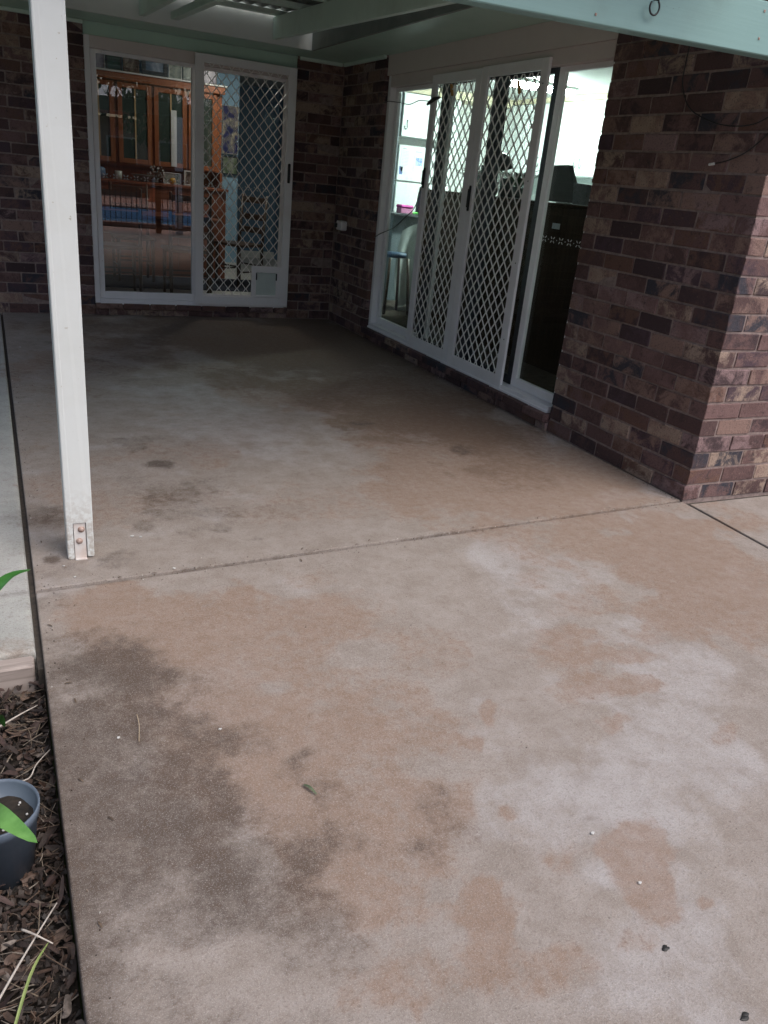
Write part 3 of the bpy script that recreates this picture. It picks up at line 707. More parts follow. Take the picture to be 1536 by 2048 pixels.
frame('brown framed picture between the dark green one and the wide one on the hutch', HX(-1.705), HX(-1.545), HY+.05, zt, zt+.22, M['frame_brown'], PH[2])
frame('wide navy framed landscape in the middle of the hutch top', HX(-1.52), HX(-1.25), HY+.04, zt, zt+.235, M['frame_dark'], PH[3], .045)
frame('pale bordered photo right of the wide landscape on the hutch', HX(-1.24), HX(-1.10), HY+.05, zt, zt+.20, M['frame_white'], PH[4], .008)
frame('small dark photo at the screen edge on the hutch top', HX(-1.09), HX(-.985), HY+.06, zt, zt+.19, M['frame_dark'], PH[4], .01)
frame('grey photo seen through the grille on top of the hutch', HX(-.93), HX(-.72), HY+.06, zt, zt+.22, M['frame_dark'], PH[0], .01)
bm = boxes((HX(-2.055), HX(-2.04), HY+.03, HY+.06, zt, zt+.2), bev=.003)
tagged('candle', bm, M['frame_white'], 'slim white candle at the left end of the hutch top', 'candle')
bm = boxes((HX(-1.225), HX(-1.165), HY+.022, HY+.029, HZ(1.30), HZ(1.86)), bev=.001)
tagged('paper_calendar', bm, M['frame_white'], 'long narrow pale paper hanging on the third glazed hutch door', 'calendar')
# counter clutter
ct = HZ(1.119); cy = HY-.12
def jar(label, cat, name, x, prof, mat, group=None, y=cy, z=ct):
    bm = bmesh.new(); lathe(bm, (x, y, z), prof, 16); return tagged(name, bm, mat, label, cat, group, True, (x, y, z))
M['blue_glaze'] = vary('blue_glaze', (.09, .20, .36), (.16, .30, .46), 12, .3)
M['pale_glaze'] = vary('pale_glaze', (.52, .60, .56), (.64, .70, .66), 14, .35)
M['orange_skin'] = vary('orange_skin', (.62, .34, .05), (.72, .42, .08), 20, .4)
jar('round blue jar at the left end of the hutch counter', 'jar', 'blue_jar', HX(-2.0), [(.001, 0), (.05, 0), (.065, .05), (.06, .10), (.04, .115), (.001, .12)], M['blue_glaze'])
jar('pale slender ornament standing behind the blue jar on the hutch counter', 'ornament', 'ornament', HX(-2.02), [(.001, 0), (.03, 0), (.022, .1), (.034, .16), (.02, .22), (.001, .25)], M['pale_glaze'], y=HY-.02)
jar('white mug on the hutch counter', 'mug', 'mug', HX(-1.81), [(.001, 0), (.035, 0), (.04, .09), (.036, .09), (.032, .01), (.001, .01)], M['pale_glaze'])
jar('wide grey-green bowl on the hutch counter', 'bowl', 'bowl', HX(-1.56), [(.001, 0), (.05, 0), (.12, .07), (.125, .075), (.11, .07), (.001, .02)], vary('bowl_glaze', (.10, .14, .12), (.16, .20, .17), 12, .4))
jar('ripe orange on the hutch counter in front of the framed prints', 'fruit', 'orange_fruit', HX(-1.25), [(.001, 0), (.025, .006), (.038, .036), (.025, .066), (.001, .072)], M['orange_skin'], y=HY-.17)
frame('grey print lying open behind the orange on the hutch counter', HX(-1.32), HX(-1.13), HY+.0, ct, ct+.12, M['frame_white'], PH[4], .008, 'framed prints on the hutch counter')
frame('white edged print at the screen edge on the hutch counter', HX(-1.10), HX(-.99), HY-.05, ct, ct+.16, M['frame_white'], PH[2], .014, 'framed prints on the hutch counter')
# dried flowers
bm = bmesh.new()
for k in range(26):
    a = random.uniform(0, 6.28); r = random.uniform(.02, .10); h = random.uniform(.06, .17)
    p = Vector((HX(-1.42)+r*math.cos(a), cy+r*.5*math.sin(a), ct+h)); q = Vector((HX(-1.42), cy, ct))
    tube(bm, [q, (p+q)/2+Vector((0, 0, .02)), p], .002, 3)
    s = random.uniform(.008, .016); bmesh.ops.create_icosphere(bm, subdivisions=1, radius=s, matrix=Matrix.Translation(p))
tagged('dried_flowers', bm, vary('dried_flower', (.25, .24, .22), (.42, .38, .36), 30, .8), 'pale dried flower bunch on the hutch counter', 'flowers', at=(HX(-1.42), cy, ct))

# pictures on the blue wall
frame('blue and cream animal calendar hanging on the blue wall beside the hutch', -.46, -.265, 7.71, 1.50, 2.03, M['frame_white'], photo('print_animal', ((.02, .03, .12), (.03, .04, .16), (.50, .46, .36), (.36, .30, .22)), 6), .006, 'pictures on the blue wall')
frame('green landscape photo low on the blue wall beside the hutch', -.46, -.262, 7.71, 1.27, 1.475, M['frame_dark'], photo('print_lawn', ((.05, .10, .06), (.16, .22, .14), (.42, .46, .40), (.20, .22, .18)), 7), .012, 'pictures on the blue wall')
# rug, table, chairs
bm = boxes((-2.9, -.10, 6.05, 6.98, FZ+.0005, FZ+.010), bev=.003)
tagged('floor_rug', bm, M['rug'], 'dark navy rug under the dining table', 'rug')
def leg_prof(h): return [(.001, 0), (.018, 0), (.024, h*.15), (.016, h*.22), (.030, h*.4), (.020, h*.62), (.034, h*.72), (.034, h)]
t = thing('dining_table', 'reddish timber dining table with turned legs in the dining room', 'table', (-1.65, 6.05, FZ))
obj('tabletop', boxes((-2.35, -.95, 5.70, 6.40, .815, .845), bev=.006), M['red_wood'], t)
obj('apron', boxes((-2.27, -1.03, 5.78, 6.32, .72, .814)), M['red_wood'], t)
for x in (-2.25, -1.05):
    for y in (5.80, 6.30):
        bm = bmesh.new(); lathe(bm, (x, y, FZ+.011), leg_prof(.61), 12); obj('leg', bm, M['chair_wood'], t, True)
def dining_chair(label, x, y, ang):
    t = thing('dining_chair', label, 'chair', (x, y, FZ+.011), 'dining chairs round the table')
    Rm = Matrix.Rotation(ang, 3, 'Z')
    def add(name, bm, smooth=False):
        bmesh.ops.rotate(bm, verts=bm.verts, cent=(0, 0, 0), matrix=Rm); bmesh.ops.translate(bm, verts=bm.verts, vec=(x, y, FZ+.011))
        obj(name, bm, M['chair_wood'], t, smooth)
    add('seat', boxes((-.21, .21, -.21, .20, .43, .46), bev=.008))
    for sx in (-1, 1):
        bm = bmesh.new(); tube(bm, [(sx*.18, .17, 0), (sx*.175, .165, .43)], [.014, .020], 8); add('leg', bm, True)
        bm = bmesh.new(); tube(bm, [(sx*.18, -.20, 0), (sx*.185, -.185, .45), (sx*.19, -.24, .98)], [.015, .019, .015], 8); add('back_post', bm, True)
        bm = bmesh.new(); tube(bm, [(sx*.18, .165, .16), (sx*.182, -.19, .16)], .009, 6); add('stretcher', bm)
    for z, yb in ((.60, -.200), (.74, -.214), (.92, -.232)):
        add('back_slat', boxes((-.185, .185, yb-.010, yb+.008, z-.03, z+.035), bev=.004))
    for y2 in (.165, -.19):
        bm = bmesh.new(); tube(bm, [(-.18, y2, .22), (.18, y2, .22)], .009, 6); add('stretcher', bm)
dining_chair('dark timber dining chair at the near left side of the table', -2.0, 5.62, 0)
dining_chair('dark timber dining chair at the near right side of the table', -1.35, 5.60, 0)
dining_chair('dark timber dining chair across the table, in front of the hutch', -1.7, 6.62, math.pi)
dining_chair('dark timber ladder-back chair seen through the grille by the blue wall', -.55, 6.55, math.pi/2+.5)
bm = bmesh.new(); tube(bm, smooth_path([(-2.22, 5.20, FZ+.012), (-2.0, 5.24, FZ+.014), (-1.86, 5.2, FZ+.03), (-1.80, 5.22, FZ+.05), (-1.72, 5.2, FZ+.03), (-1.5, 5.23, FZ+.012), (-1.2, 5.21, FZ+.012)]), .009, 6)
tagged('extension_lead', bm, M['black'], 'black cord lying inside along the dining room door sill', 'cord', smooth=True)
def emis(name, col, s):
    t = NT(name); t.set((.8, .8, .8), .5); t.b.inputs['Emission Color'].default_value = (*col, 1); t.b.inputs['Emission Strength'].default_value = s; return t.m
DINING_FILL, KITCHEN_LIGHT = 24.0, 200.0
t = thing('added_ceiling_lamp', 'unseen round fill lamp added on the dining room ceiling', 'lamp', (-.55, 6.5, CZ-.012))
bm = bmesh.new(); lathe(bm, (-.55, 6.5, CZ-.012), [(.001, -.07), (.10, -.062), (.14, -.03), (.15, 0)], 20); obj('lamp_shade', bm, emis('dining_fill_glow', (1.0, .93, .82), DINING_FILL), t, True)  # added lamp, out of view, that lights the blue wall and hutch
bm = bmesh.new(); lathe(bm, (-.55, 6.5, CZ-.0121), [(.155, -.012), (.16, -.012), (.16, 0), (.155, 0)], 20); obj('rim', bm, M['frame_white'], t)

# ---- kitchen
t = thing('ceiling_light', 'lit white fluorescent batten on the kitchen ceiling', 'lamp', (2.2, 5.0, CZ))
obj('fitting', boxes((1.80, 2.60, 4.92, 5.08, CZ-.03, CZ-.001), bev=.004), M['cupboard'], t)
bm = bmesh.new()
for y in (4.96, 5.04): tube(bm, [(1.83, y, CZ-.055), (2.57, y, CZ-.055)], .022, 10)
obj('tube', bm, emis('kitchen_tube', (.80, 1.0, .93), KITCHEN_LIGHT), t, True)
def J_handle(y, z, X, axis=1, x=None):
    bm = bmesh.new(); P = []
    for k in range(9):
        a = math.pi*k/8; P.append((0, .018*math.cos(a)*1.0, -.03-.018*math.sin(a)))
    P = [(0, .018, .05), (0, .020, .0)] + P + [(0, -.018, -.01)]
    Q = [(X-.02+p[0], y+p[1], z+p[2]) if axis == 1 else (x+p[1], X-.02+p[0], z+p[2]) for p in P]
    tube(bm, Q, .005, 6); tube(bm, [Q[0], (Q[0][0]+(.02 if axis == 1 else 0), Q[0][1]+(.02 if axis == 0 else 0), Q[0][2])], .005, 6); return bm
for k in range(5):
    a = 3.40+.735*k
    t = thing('wall_cupboard', ['first white wall cupboard from the pier end of the kitchen', 'second white wall cupboard along the kitchen wall', 'white wall cupboard behind the sliding door stile with two hook handles', 'fourth white wall cupboard behind the right screen', 'white wall cupboard in the far kitchen corner'][k], 'cupboard', (3.2, a+.36, 1.634), 'white wall cupboards of the kitchen')
    obj('carcass', boxes((3.02, 3.359, a+.001, a+.734, 1.634, 2.405)), M['cupboard'], t)
    for q in (0, 1):
        y0 = a+.003+.366*q
        d = obj('cupboard_door', boxes((3.0, 3.019, y0, y0+.361, 1.632, 2.40), bev=.003), M['cupboard'], t)
        hy = y0+.361-.045 if q == 0 else y0+.045
        obj('handle', J_handle(hy, 1.76, 3.0), M['dark_steel'], d, True)
struct('kitchen_cornice', boxes((2.985, 3.359, 3.30, 6.70, 2.406, 2.459), (1.30, 2.98, 6.735, 7.099, 2.37, 2.459)), M['cream'])
t = thing('kitchen_bench', 'white kitchen bench along the far kitchen wall', 'bench', (3.05, 4.5, FZ))
obj('bench_cabinet', boxes((2.80, 3.35, 1.6, 6.9, FZ, .98)), M['cupboard'], t)
obj('bench_top', boxes((2.76, 3.355, 1.58, 6.92, .981, 1.02), bev=.004), M['cupboard'], t)
struct('splashback', boxes((3.352, 3.3595, 1.6, 6.9, 1.021, 1.633)), M['splash'])
t = thing('refrigerator', 'white fridge with notes and papers stuck on its door', 'fridge', (1.83, 6.95, FZ))
obj('fridge_body', boxes((1.46, 2.20, 6.80, 7.09, FZ, 1.80)), M['cupboard'], t)
obj('fridge_door', boxes((1.462, 2.198, 6.75, 6.798, 1.40, 1.80), bev=.006), M['cupboard'], t)
obj('fridge_door', boxes((1.462, 2.198, 6.75, 6.798, FZ+.06, 1.385), bev=.006), M['cupboard'], t)
M['paper'] = vary('white_paper', (.78, .80, .80), (.82, .83, .83), 12, .8)
M['print_ink'] = vary('grey_print', (.35, .37, .42), (.45, .47, .52), 60, .8)
M['blue_card'] = vary('blue_card', (.14, .20, .48), (.22, .30, .60), 25, .5)
def paper(label, xa, xb, z0, z1, mat, lines=()):
    t = thing('paper_note', label, 'paper', ((xa+xb)/2, 6.747, z0), 'papers on the fridge door')
    obj('sheet', boxes((xa, xb, 6.7465, 6.749, z0, z1)), mat, t)
    for la, lb, lz, lh in lines: obj('printed_line', boxes((la, lb, 6.7455, 6.7462, lz, lz+lh)), M['print_ink'], t)
paper('long white list with a dark heading on the left of the fridge door', 1.50, 1.63, 1.50, 1.775, M['paper'], [(1.51, 1.56, 1.755, .010)]+[(1.51, 1.60, 1.73-.016*k, .003) for k in range(11)])
paper('small blue card low on the left of the fridge door', 1.485, 1.53, 1.47, 1.56, M['blue_card'])
paper('white sheet with blue pictures on the right of the fridge door', 1.68, 1.80, 1.54, 1.76, M['paper'], [(1.69, 1.77, 1.735, .008)])
bm = boxes((1.70, 1.79, 6.744, 6.7454, 1.585, 1.675)); tagged('blue_picture', bm, photo('print_blue', ((.10, .16, .40), (.20, .28, .55), (.55, .60, .75), (.15, .22, .5)), 22), 'blue patterned picture stuck on the white fridge sheet', 'picture')
t = thing('fridge_cupboard', 'white cupboard above the fridge', 'cupboard', (1.83, 6.95, 1.893))
obj('carcass', boxes((1.47, 2.25, 6.77, 7.09, 1.893, 2.365)), M['cupboard'], t)
d = obj('cupboard_door', boxes((1.472, 1.86, 6.75, 6.769, 1.893, 2.36), bev=.003), M['cupboard'], t)
obj('handle', J_handle(0, 2.02, 6.75, 0, 1.515), M['dark_steel'], d, True)
obj('cupboard_door', boxes((1.866, 2.248, 6.75, 6.769, 1.893, 2.36), bev=.003), M['cupboard'], t)
struct('fridge_recess', boxes((1.25, 1.455, 6.78, 7.09, FZ, 2.365)), M['bench_grey'])
t = thing('breakfast_bar', 'grey panelled breakfast bar with a dark top in the kitchen', 'bench', (1.6, 5.9, FZ))
obj('bar_panel', boxes((1.0, 2.2, 5.78, 6.05, FZ, 1.03)), M['bench_grey'], t)
obj('bar_top', boxes((.96, 2.22, 5.68, 6.10, 1.031, 1.058), bev=.004), M['bench_top'], t)
M['pink'] = vary('pink_box', (.62, .07, .36), (.72, .12, .46), 15, .5)
t = thing('lunch_box', 'bright pink box with a lid on the breakfast bar', 'box', (1.15, 5.82, 1.058))
obj('box_body', boxes((1.075, 1.225, 5.76, 5.88, 1.0585, 1.115), bev=.006), vary('pink_pale', (.55, .18, .36), (.7, .30, .48), 40, .5), t)
obj('lid', boxes((1.068, 1.232, 5.752, 5.888, 1.1155, 1.148), bev=.012), M['pink'], t)
bm = boxes((1.24, 1.34, 5.80, 5.88, 1.0585, 1.082), bev=.008)
tagged('green_sponge', bm, vary('green_sponge', (.10, .45, .08), (.15, .55, .12), 30, .8), 'small bright green item beside the pink box', 'sponge')
jar('tall dark grey jug on the breakfast bar beside the screen frame', 'jug', 'kettle', 1.385, [(.001, 0), (.075, 0), (.08, .05), (.07, .20), (.055, .29), (.02, .31), (.001, .315)], vary('kettle', (.05, .07, .09), (.08, .1, .12), 10, .3), y=5.84, z=1.0585)
# stool and draped cloth
t = thing('bar_stool', 'brown timber stool with a blue seat just inside the kitchen door', 'stool', (.66, 4.95, FZ))
bm = bmesh.new(); lathe(bm, (.66, 4.95, .66), [(.001, 0), (.11, 0), (.12, .02), (.115, .045), (.001, .05)], 20); obj('seat', bm, vary('stool_blue', (.03, .07, .14), (.05, .10, .2), 12, .5), t, True)
for sx, sy in ((-1, -1), (1, -1), (1, 1), (-1, 1)):
    bm = bmesh.new(); tube(bm, [(.66+sx*.14, 4.95+sy*.14, FZ), (.66+sx*.10, 4.95+sy*.10, .66)], .016, 8); obj('leg', bm, M['chair_wood'], t, True)
t2 = thing('side_chair', 'chair under the white cloth just inside the kitchen door', 'chair', (1.17, 5.05, FZ))
obj('backrest', boxes((1.02, 1.32, 5.23, 5.26, .40, .98), bev=.006), M['chair_wood'], t2)
obj('seat', boxes((1.00, 1.34, 4.85, 5.229, .52, .56), bev=.006), M['chair_wood'], t2)
for sx in (1.02, 1.31):
    for sy in (4.88, 5.23):
        bm = bmesh.new(); tube(bm, [(sx, sy, FZ), (sx, sy, .52)], .016, 8); obj('leg', bm, M['chair_wood'], t2, True)
M['cloth'] = vary('white_cloth', (.36, .40, .40), (.44, .47, .46), 6, .8)
bm = bmesh.new(); n1, n2 = 26, 26; gr = []
for i in range(n1+1):
    row = []
    for j in range(n2+1):
        u, v = i/n1, j/n2; drop = v*.86
        x = .84+.46*u - .07*math.sin(v*3.0)*(1-u); y = 5.20-.03*v-.03*math.sin(u*15+v*2)*min(1, v*3)-.05*v*v
        z = 1.01+.02*math.sin(u*3.1) - drop*(1-.28*u) - .10*(1-u)**2
        row.append(bm.verts.new((x, y, max(z, FZ+.03))))
    gr.append(row)
for i in range(n1):
    for j in range(n2): bm.faces.new((gr[i][j], gr[i+1][j], gr[i+1][j+1], gr[i][j+1]))
o = tagged('draped_cloth', bm, M['cloth'], 'white cloth draped over the chair just inside the kitchen door', 'cloth', smooth=True)
# dark cabinet backing onto the glass, with things on it
t = thing('dark_cabinet', 'tall dark brown timber cabinet backing onto the kitchen glass', 'cabinet', (.98, 3.2, FZ))
obj('back_panel', boxes((.795, .80, 2.11, 4.77, FZ+.03, 1.31)), M['dark_wood'], t)
obj('cabinet_body', boxes((.801, 1.18, 2.10, 4.78, FZ, 1.315), bev=.003), M['dark_wood'], t)
obj('cabinet_top', boxes((.78, 1.20, 2.08, 4.80, 1.316, 1.338), bev=.004), M['dark_wood'], t)
bm = boxes((.789, .7945, 2.46, 2.55, 1.155, 1.195)); tagged('paper_label', bm, M['print_ink'], 'small pale label stuck on the back of the dark cabinet', 'label')
t = thing('computer_monitor', 'back of a dark tilted monitor on the dark cabinet', 'monitor', (.85, 2.6, 1.338))
bm = bmesh.new(); prism(bm, [(2.71, 1.345), (2.73, 1.60), (2.53, 1.607), (2.44, 1.49), (2.41, 1.345)], 0, .83, .87); obj('monitor_shell', bm, M['black'], t)
obj('monitor_stand', boxes((.86, .96, 2.5, 2.65, 1.3385, 1.3445)), M['black'], t)
t = thing('speaker_box', 'low dark box beside the monitor on the dark cabinet', 'box', (.85, 2.34, 1.338))
bm = bmesh.new(); prism(bm, [(2.405, 1.339), (2.435, 1.488), (2.275, 1.482), (2.255, 1.339)], 0, .83, .96); obj('box_shell', bm, M['bench_top'], t)
t = thing('desk_lamp', 'dark domed desk lamp on the cabinet behind the right screen', 'lamp', (1.0, 3.86, 1.338))
bm = bmesh.new(); lathe(bm, (0, 0, 0), [(.105, -.045), (.10, 0), (.075, .05), (.03, .075), (.001, .08)], 18)
bmesh.ops.rotate(bm, verts=bm.verts, cent=(0, 0, 0), matrix=Matrix.Rotation(rad(-14), 3, 'X')); bmesh.ops.translate(bm, verts=bm.verts, vec=(1.0, 3.72, 1.615)); obj('lamp_shade', bm, M['black'], t, True)
bm = bmesh.new(); tube(bm, smooth_path([(1.0, 3.90, 1.345), (1.0, 3.95, 1.5), (1.0, 3.88, 1.66), (1.0, 3.74, 1.69)]), .009, 8); obj('arm', bm, M['black'], t, True)
bm = bmesh.new(); lathe(bm, (1.0, 3.90, 1.3385), [(.001, .02), (.06, .016), (.07, 0)], 18); obj('base', bm, M['black'], t, True)
M['ceramic_dark'] = vary('dark_ceramic', (.03, .04, .04), (.05, .06, .06), 12, .35)
jar('dark round vase under the desk lamp', 'vase', 'dark_vase', .98, [(.001, 0), (.05, 0), (.075, .06), (.06, .12), (.03, .16), (.04, .20), (.001, .20)], M['ceramic_dark'], 'dark pots on the cabinet', y=3.80, z=1.3385)
M['leaf_dark'] = vary('indoor_leaf', (.025, .055, .025), (.05, .10, .04), 20, .4)
def pot_plant(label, x, y, z, n, L, lean, seed):
    rnd = random.Random(seed)
    t = thing('pot_plant', label, 'pot plant', (x, y, z), 'pot plants on the dark cabinet')
    bm = bmesh.new(); lathe(bm, (x, y, z), [(.001, 0), (.04, 0), (.055, .09), (.05, .09), (.045, .075), (.001, .075)], 16); obj('pot', bm, M['ceramic_dark'], t, True)
    for k in range(n):
        a = 6.28*k/n+rnd.uniform(-.3, .3); l = L*rnd.uniform(.7, 1.1); bm = bmesh.new(); pv = None
        for s in range(7):
            q = s/6; r = l*q*lean; h = .07+l*(q-.55*q*q*lean*1.6)
            c = Vector((x+r*math.cos(a), y+r*math.sin(a), z+h)); wd = .011*(1-q*.95)+.002
            sdv = Vector((-math.sin(a), math.cos(a), 0))*wd
            cur = (bm.verts.new(c-sdv), bm.verts.new(c+Vector((0, 0, -wd*.4))), bm.verts.new(c+sdv))
            if pv: bm.faces.new((pv[0], pv[1], cur[1], cur[0])); bm.faces.new((pv[1], pv[2], cur[2], cur[1]))
            pv = cur
        obj('leaf', bm, M['leaf_dark'], t, True)
pot_plant('spidery dark pot plant on the cabinet right of the desk lamp', 1.0, 3.40, 1.3385, 22, .42, .8, 3)
pot_plant('green leafy pot plant on the cabinet behind the left screen', 1.0, 4.22, 1.3385, 20, .34, .7, 5)
jar('squat dark canister between the two pot plants on the cabinet', 'canister', 'dark_canister', 1.0, [(.001, 0), (.06, 0), (.06, .13), (.05, .15), (.001, .155)], M['ceramic_dark'], 'dark pots on the cabinet', y=3.58, z=1.3385)
jar('slim dark bottle left of the desk lamp on the cabinet', 'bottle', 'dark_bottle', 1.0, [(.001, 0), (.035, 0), (.035, .15), (.014, .20), (.014, .25), (.001, .25)], M['ceramic_dark'], 'dark pots on the cabinet', y=4.02, z=1.3385)

# ------------------------------------------------------------------ small things on the walls and screens
t = thing('power_outlet', 'white weatherproof power outlet with a black plug on the dark brick near the inner corner', 'power outlet', (-.03, 4.78, .92))
obj('outlet_box', boxes((-.062, -.004, 4.70, 4.84, .895, .98), bev=.008), M['white_frame'], t)
obj('plug', boxes((-.085, -.062, 4.80, 4.835, .915, .955), bev=.006), M['black'], t)
bm = bmesh.new(); tube(bm, smooth_path([(-.004, 4.05, .90), (-.006, 3.92, .945), (-.008, 3.66, 1.016), (-.01, 3.47, 1.11), (-.012, 3.34, 1.173), (-.014, 3.27, 1.25), (-.013, 3.245, 1.335)]), .004, 6)
tagged('black_cable', bm, M['black'], 'thin black cable rising across the fixed kitchen glass to the left screen handle', 'cable', 'black cables on the house wall', True)
bm = bmesh.new(); tube(bm, smooth_path([(-.003, 4.10, 1.975), (-.01, 3.98, 1.981), (-.012, 3.75, 1.962), (-.01, 3.58, 1.945), (-.01, 3.42, 1.966), (-.01, 3.26, 1.955)]), .0032, 6)
tagged('black_cable', bm, M['black'], 'thin black wire strung across the top of the fixed kitchen glass', 'cable', 'black cables on the house wall', True)
bm = bmesh.new(); tube(bm, [(-.006, 3.285, 1.935), (-.006, 3.20, 1.965), (-.006, 3.10, 1.975)], [.010, .016, .008], 8)
tagged('wire_bundle', bm, M['black'], 'bundle of black tape tied at the top left of the left screen', 'wire')
bm = bmesh.new(); tube(bm, smooth_path([(-.012, .625, 2.20), (-.014, .628, 2.011), (-.012, .62, 1.925), (-.016, .541, 1.825), (-.014, .411, 1.769), (-.016, .266, 1.741), (-.014, .127, 1.747), (-.012, .03, 1.79), (-.02, -.012, 1.80), (-.016, .02, 1.73), (-.014, .119, 1.642), (-.014, .219, 1.60), (-.012, .30, 1.583)]), .003, 6)
tagged('black_cable', bm, M['black'], 'loop of black cable hanging on the upper brick pier below the beam', 'cable', 'black cables on the house wall', True)
bm = bmesh.new(); tube(bm, [(-.012, .305, 1.582), (-.012, .335, 1.578)], .006, 8); tagged('cable_plug', bm, M['frame_white'], 'tiny white plug at the end of the cable loop on the brick pier', 'plug')
M['peg'] = wood('orange_peg', (.42, .20, .05), (.55, .30, .09), .6)
for lb, y, z in (('orange clothes peg clipped to the top of the left screen grille', 2.93, 2.02), ('orange clothes peg clipped to the top of the right screen grille', 2.06, 1.995)):
    t = thing('clothes_peg', lb, 'clothes peg', (-.004, y, z), 'clothes pegs on the screens')
    for k in (0, 1):
        bm = bmesh.new(); box(bm, -.004-.009*k, .003-.009*k, y-.007, y+.007, z-.045, z+.035, .001, Matrix.Rotation(rad(-24), 3, 'X')); obj('jaw', bm, M['peg'], t)
    bm = bmesh.new(); tube(bm, [(-.006, y-.012, z), (-.006, y+.012, z)], .005, 8); obj('spring', bm, M['steel'], t)

# ------------------------------------------------------------------ litter on the slabs
M['flake'] = vary('paint_flake', (.48, .47, .45), (.62, .61, .60), 60, .8)
def flake(x, y, s, rnd, label, grp, mat, name='paint_flake', cat='paint flake'):
    bm = bmesh.new(); n = 7
    vs1 = [bm.verts.new((x+s*.7*rnd.uniform(.3, 1)*math.cos(6.28*k/n)*1.4, y+s*.7*rnd.uniform(.3, 1)*math.sin(6.28*k/n), .0045+rnd.uniform(0, .001))) for k in range(n)]
    bm.faces.new(vs1); r = bmesh.ops.extrude_face_region(bm, geom=bm.faces[:])
    bmesh.ops.translate(bm, verts=[v for v in r['geom'] if isinstance(v, bmesh.types.BMVert)], vec=(0, 0, -.0022))
    return tagged(name, bm, mat, label, cat, grp)
rnd = random.Random(4)
for x, y, s, lb in ((-2.595, -.117, .011, 'white paint flake lying on the joint in the middle of the slab'), (-2.695, .19, .010, 'white paint flake right of the post on the patio'),
        (-2.665, .175, .007, 'smaller white flake next to another right of the post'), (-2.929, -.097, .006, 'tiny white flake in front of the post near the joint'),
        (-2.958, -.005, .006, 'tiny white flake at the left front of the post foot'), (-2.907, -.998, .008, 'white speck on the big dark stain at lower left'),
        (-2.659, -1.044, .006, 'white speck on brownish concrete right of the dark stain'), (-1.937, -1.677, .006, 'white speck beside the rust patch at lower right'),
        (-1.93, -1.83, .006, 'white speck under the rust patch at lower right'), (-2.97, 3.6, .012, 'white speck far back on the left edge of the patio')):
    flake(x, y, s, rnd, lb, 'white flakes and specks on the concrete', M['flake'])
M['crumb'] = vary('black_crumb', (.008, .007, .006), (.02, .018, .015), 200, .5)
for x, y, lb in ((-1.991, -1.972, 'small black crumb on the pale concrete at lower right'), (-1.953, -2.14, 'black crumb at the bottom right of the picture')):
    bm = bmesh.new()
    for k in range(4):
        g = bmesh.ops.create_icosphere(bm, subdivisions=2, radius=rnd.uniform(.003, .0055))
        dx, dy, st = rnd.uniform(-.004, .004), rnd.uniform(-.004, .004), rnd.uniform(.9, 1.9)
        for v in g['verts']: v.co = Vector((v.co.x*st*rnd.uniform(.75, 1.2)+dx+x, v.co.y*rnd.uniform(.75, 1.2)+dy+y, abs(v.co.z)*.5+.001))
    tagged('black_crumb', bm, M['crumb'], lb, 'crumb', 'black crumbs on the concrete')
M['green_leaf'] = vary('green_leaf', (.075, .10, .055), (.11, .135, .075), 60, .5)
M['strap'] = vary('strap_leaf', (.075, .20, .04), (.14, .31, .08), 22, .45, .3, 120)
M['strap_dark'] = vary('strap_leaf_dark', (.03, .12, .02), (.05, .17, .035), 8, .35)
def blade(bm, P, wd, up=Vector((0, 0, 1)), fold=.25):
    P = smooth_path(P, 5); n = len(P); pv = None
    for i, p in enumerate(P):
        q = i/(n-1); d = (P[min(i+1, n-1)]-P[max(i-1, 0)]).normalized(); s = d.cross(up).normalized()
        wv = wd*(math.sin(math.pi*min(1, .12+q*.88))**.7)+.0004; nrm = s.cross(d)
        cur = (bm.verts.new(p-s*wv), bm.verts.new(p-nrm*wv*fold), bm.verts.new(p+s*wv))
        if pv: bm.faces.new((pv[0], pv[1], cur[1], cur[0])); bm.faces.new((pv[1], pv[2], cur[2], cur[1]))
        pv = cur
    return bm
bm = bmesh.new(); blade(bm, [(-2.522, -1.308, .004), (-2.513, -1.325, .009), (-2.503, -1.350, .004)], .0038)
tagged('fallen_leaf', bm, M['green_leaf'], 'single small green leaf lying on the concrete', 'leaf')
bm = bmesh.new(); tube(bm, smooth_path([(-2.85, -.92, .004), (-2.852, -.97, .007), (-2.862, -1.03, .005)]), .0012, 4)
tagged('dry_grass_stem', bm, vary('straw', (.34, .26, .17), (.42, .34, .24), 40, .8), 'thin straw stem lying on the dark stain', 'straw')

# grit, dust crumbs and leaf bits, thickest along the joints and walls
rnd = random.Random(12); bm = bmesh.new()
def grain(x, y, r): bmesh.ops.create_icosphere(bm, subdivisions=1, radius=r, matrix=Matrix.Translation((x, y, r*.4))@Euler((rnd.random()*6, rnd.random()*6, 0)).to_matrix().to_4x4()@Matrix.Diagonal((1.4, 1, .6, 1)))
for k in range(330): grain(rnd.uniform(-3.03, -.05), rnd.uniform(-2.3, 4.9), rnd.uniform(.0006, .0018))
for k in range(260): x = rnd.uniform(-3.04, 0); grain(x, JY-JY*(x+3.06)/3.06+rnd.gauss(0, .02), rnd.uniform(.0006, .0022))
for k in range(300): grain(-.012-abs(rnd.gauss(0, .025)), rnd.uniform(.02, 4.9), rnd.uniform(.0008, .0028))
for k in range(220): grain(-3.05+abs(rnd.gauss(0, .03)), rnd.uniform(-2.0, 4.5), rnd.uniform(.0008, .0024))
t = NT('grit'); v = t.n('ShaderNodeNewGeometry').outputs['Random Per Island']
t.set(t.ramp(v, [(0, (.05, .035, .025)), (.4, (.10, .07, .05)), (.7, (.25, .2, .16)), (.9, (.5, .47, .43))], 'CONSTANT'), .8)
obj('grit', bm, t.m, kind='stuff')
bm = bmesh.new()
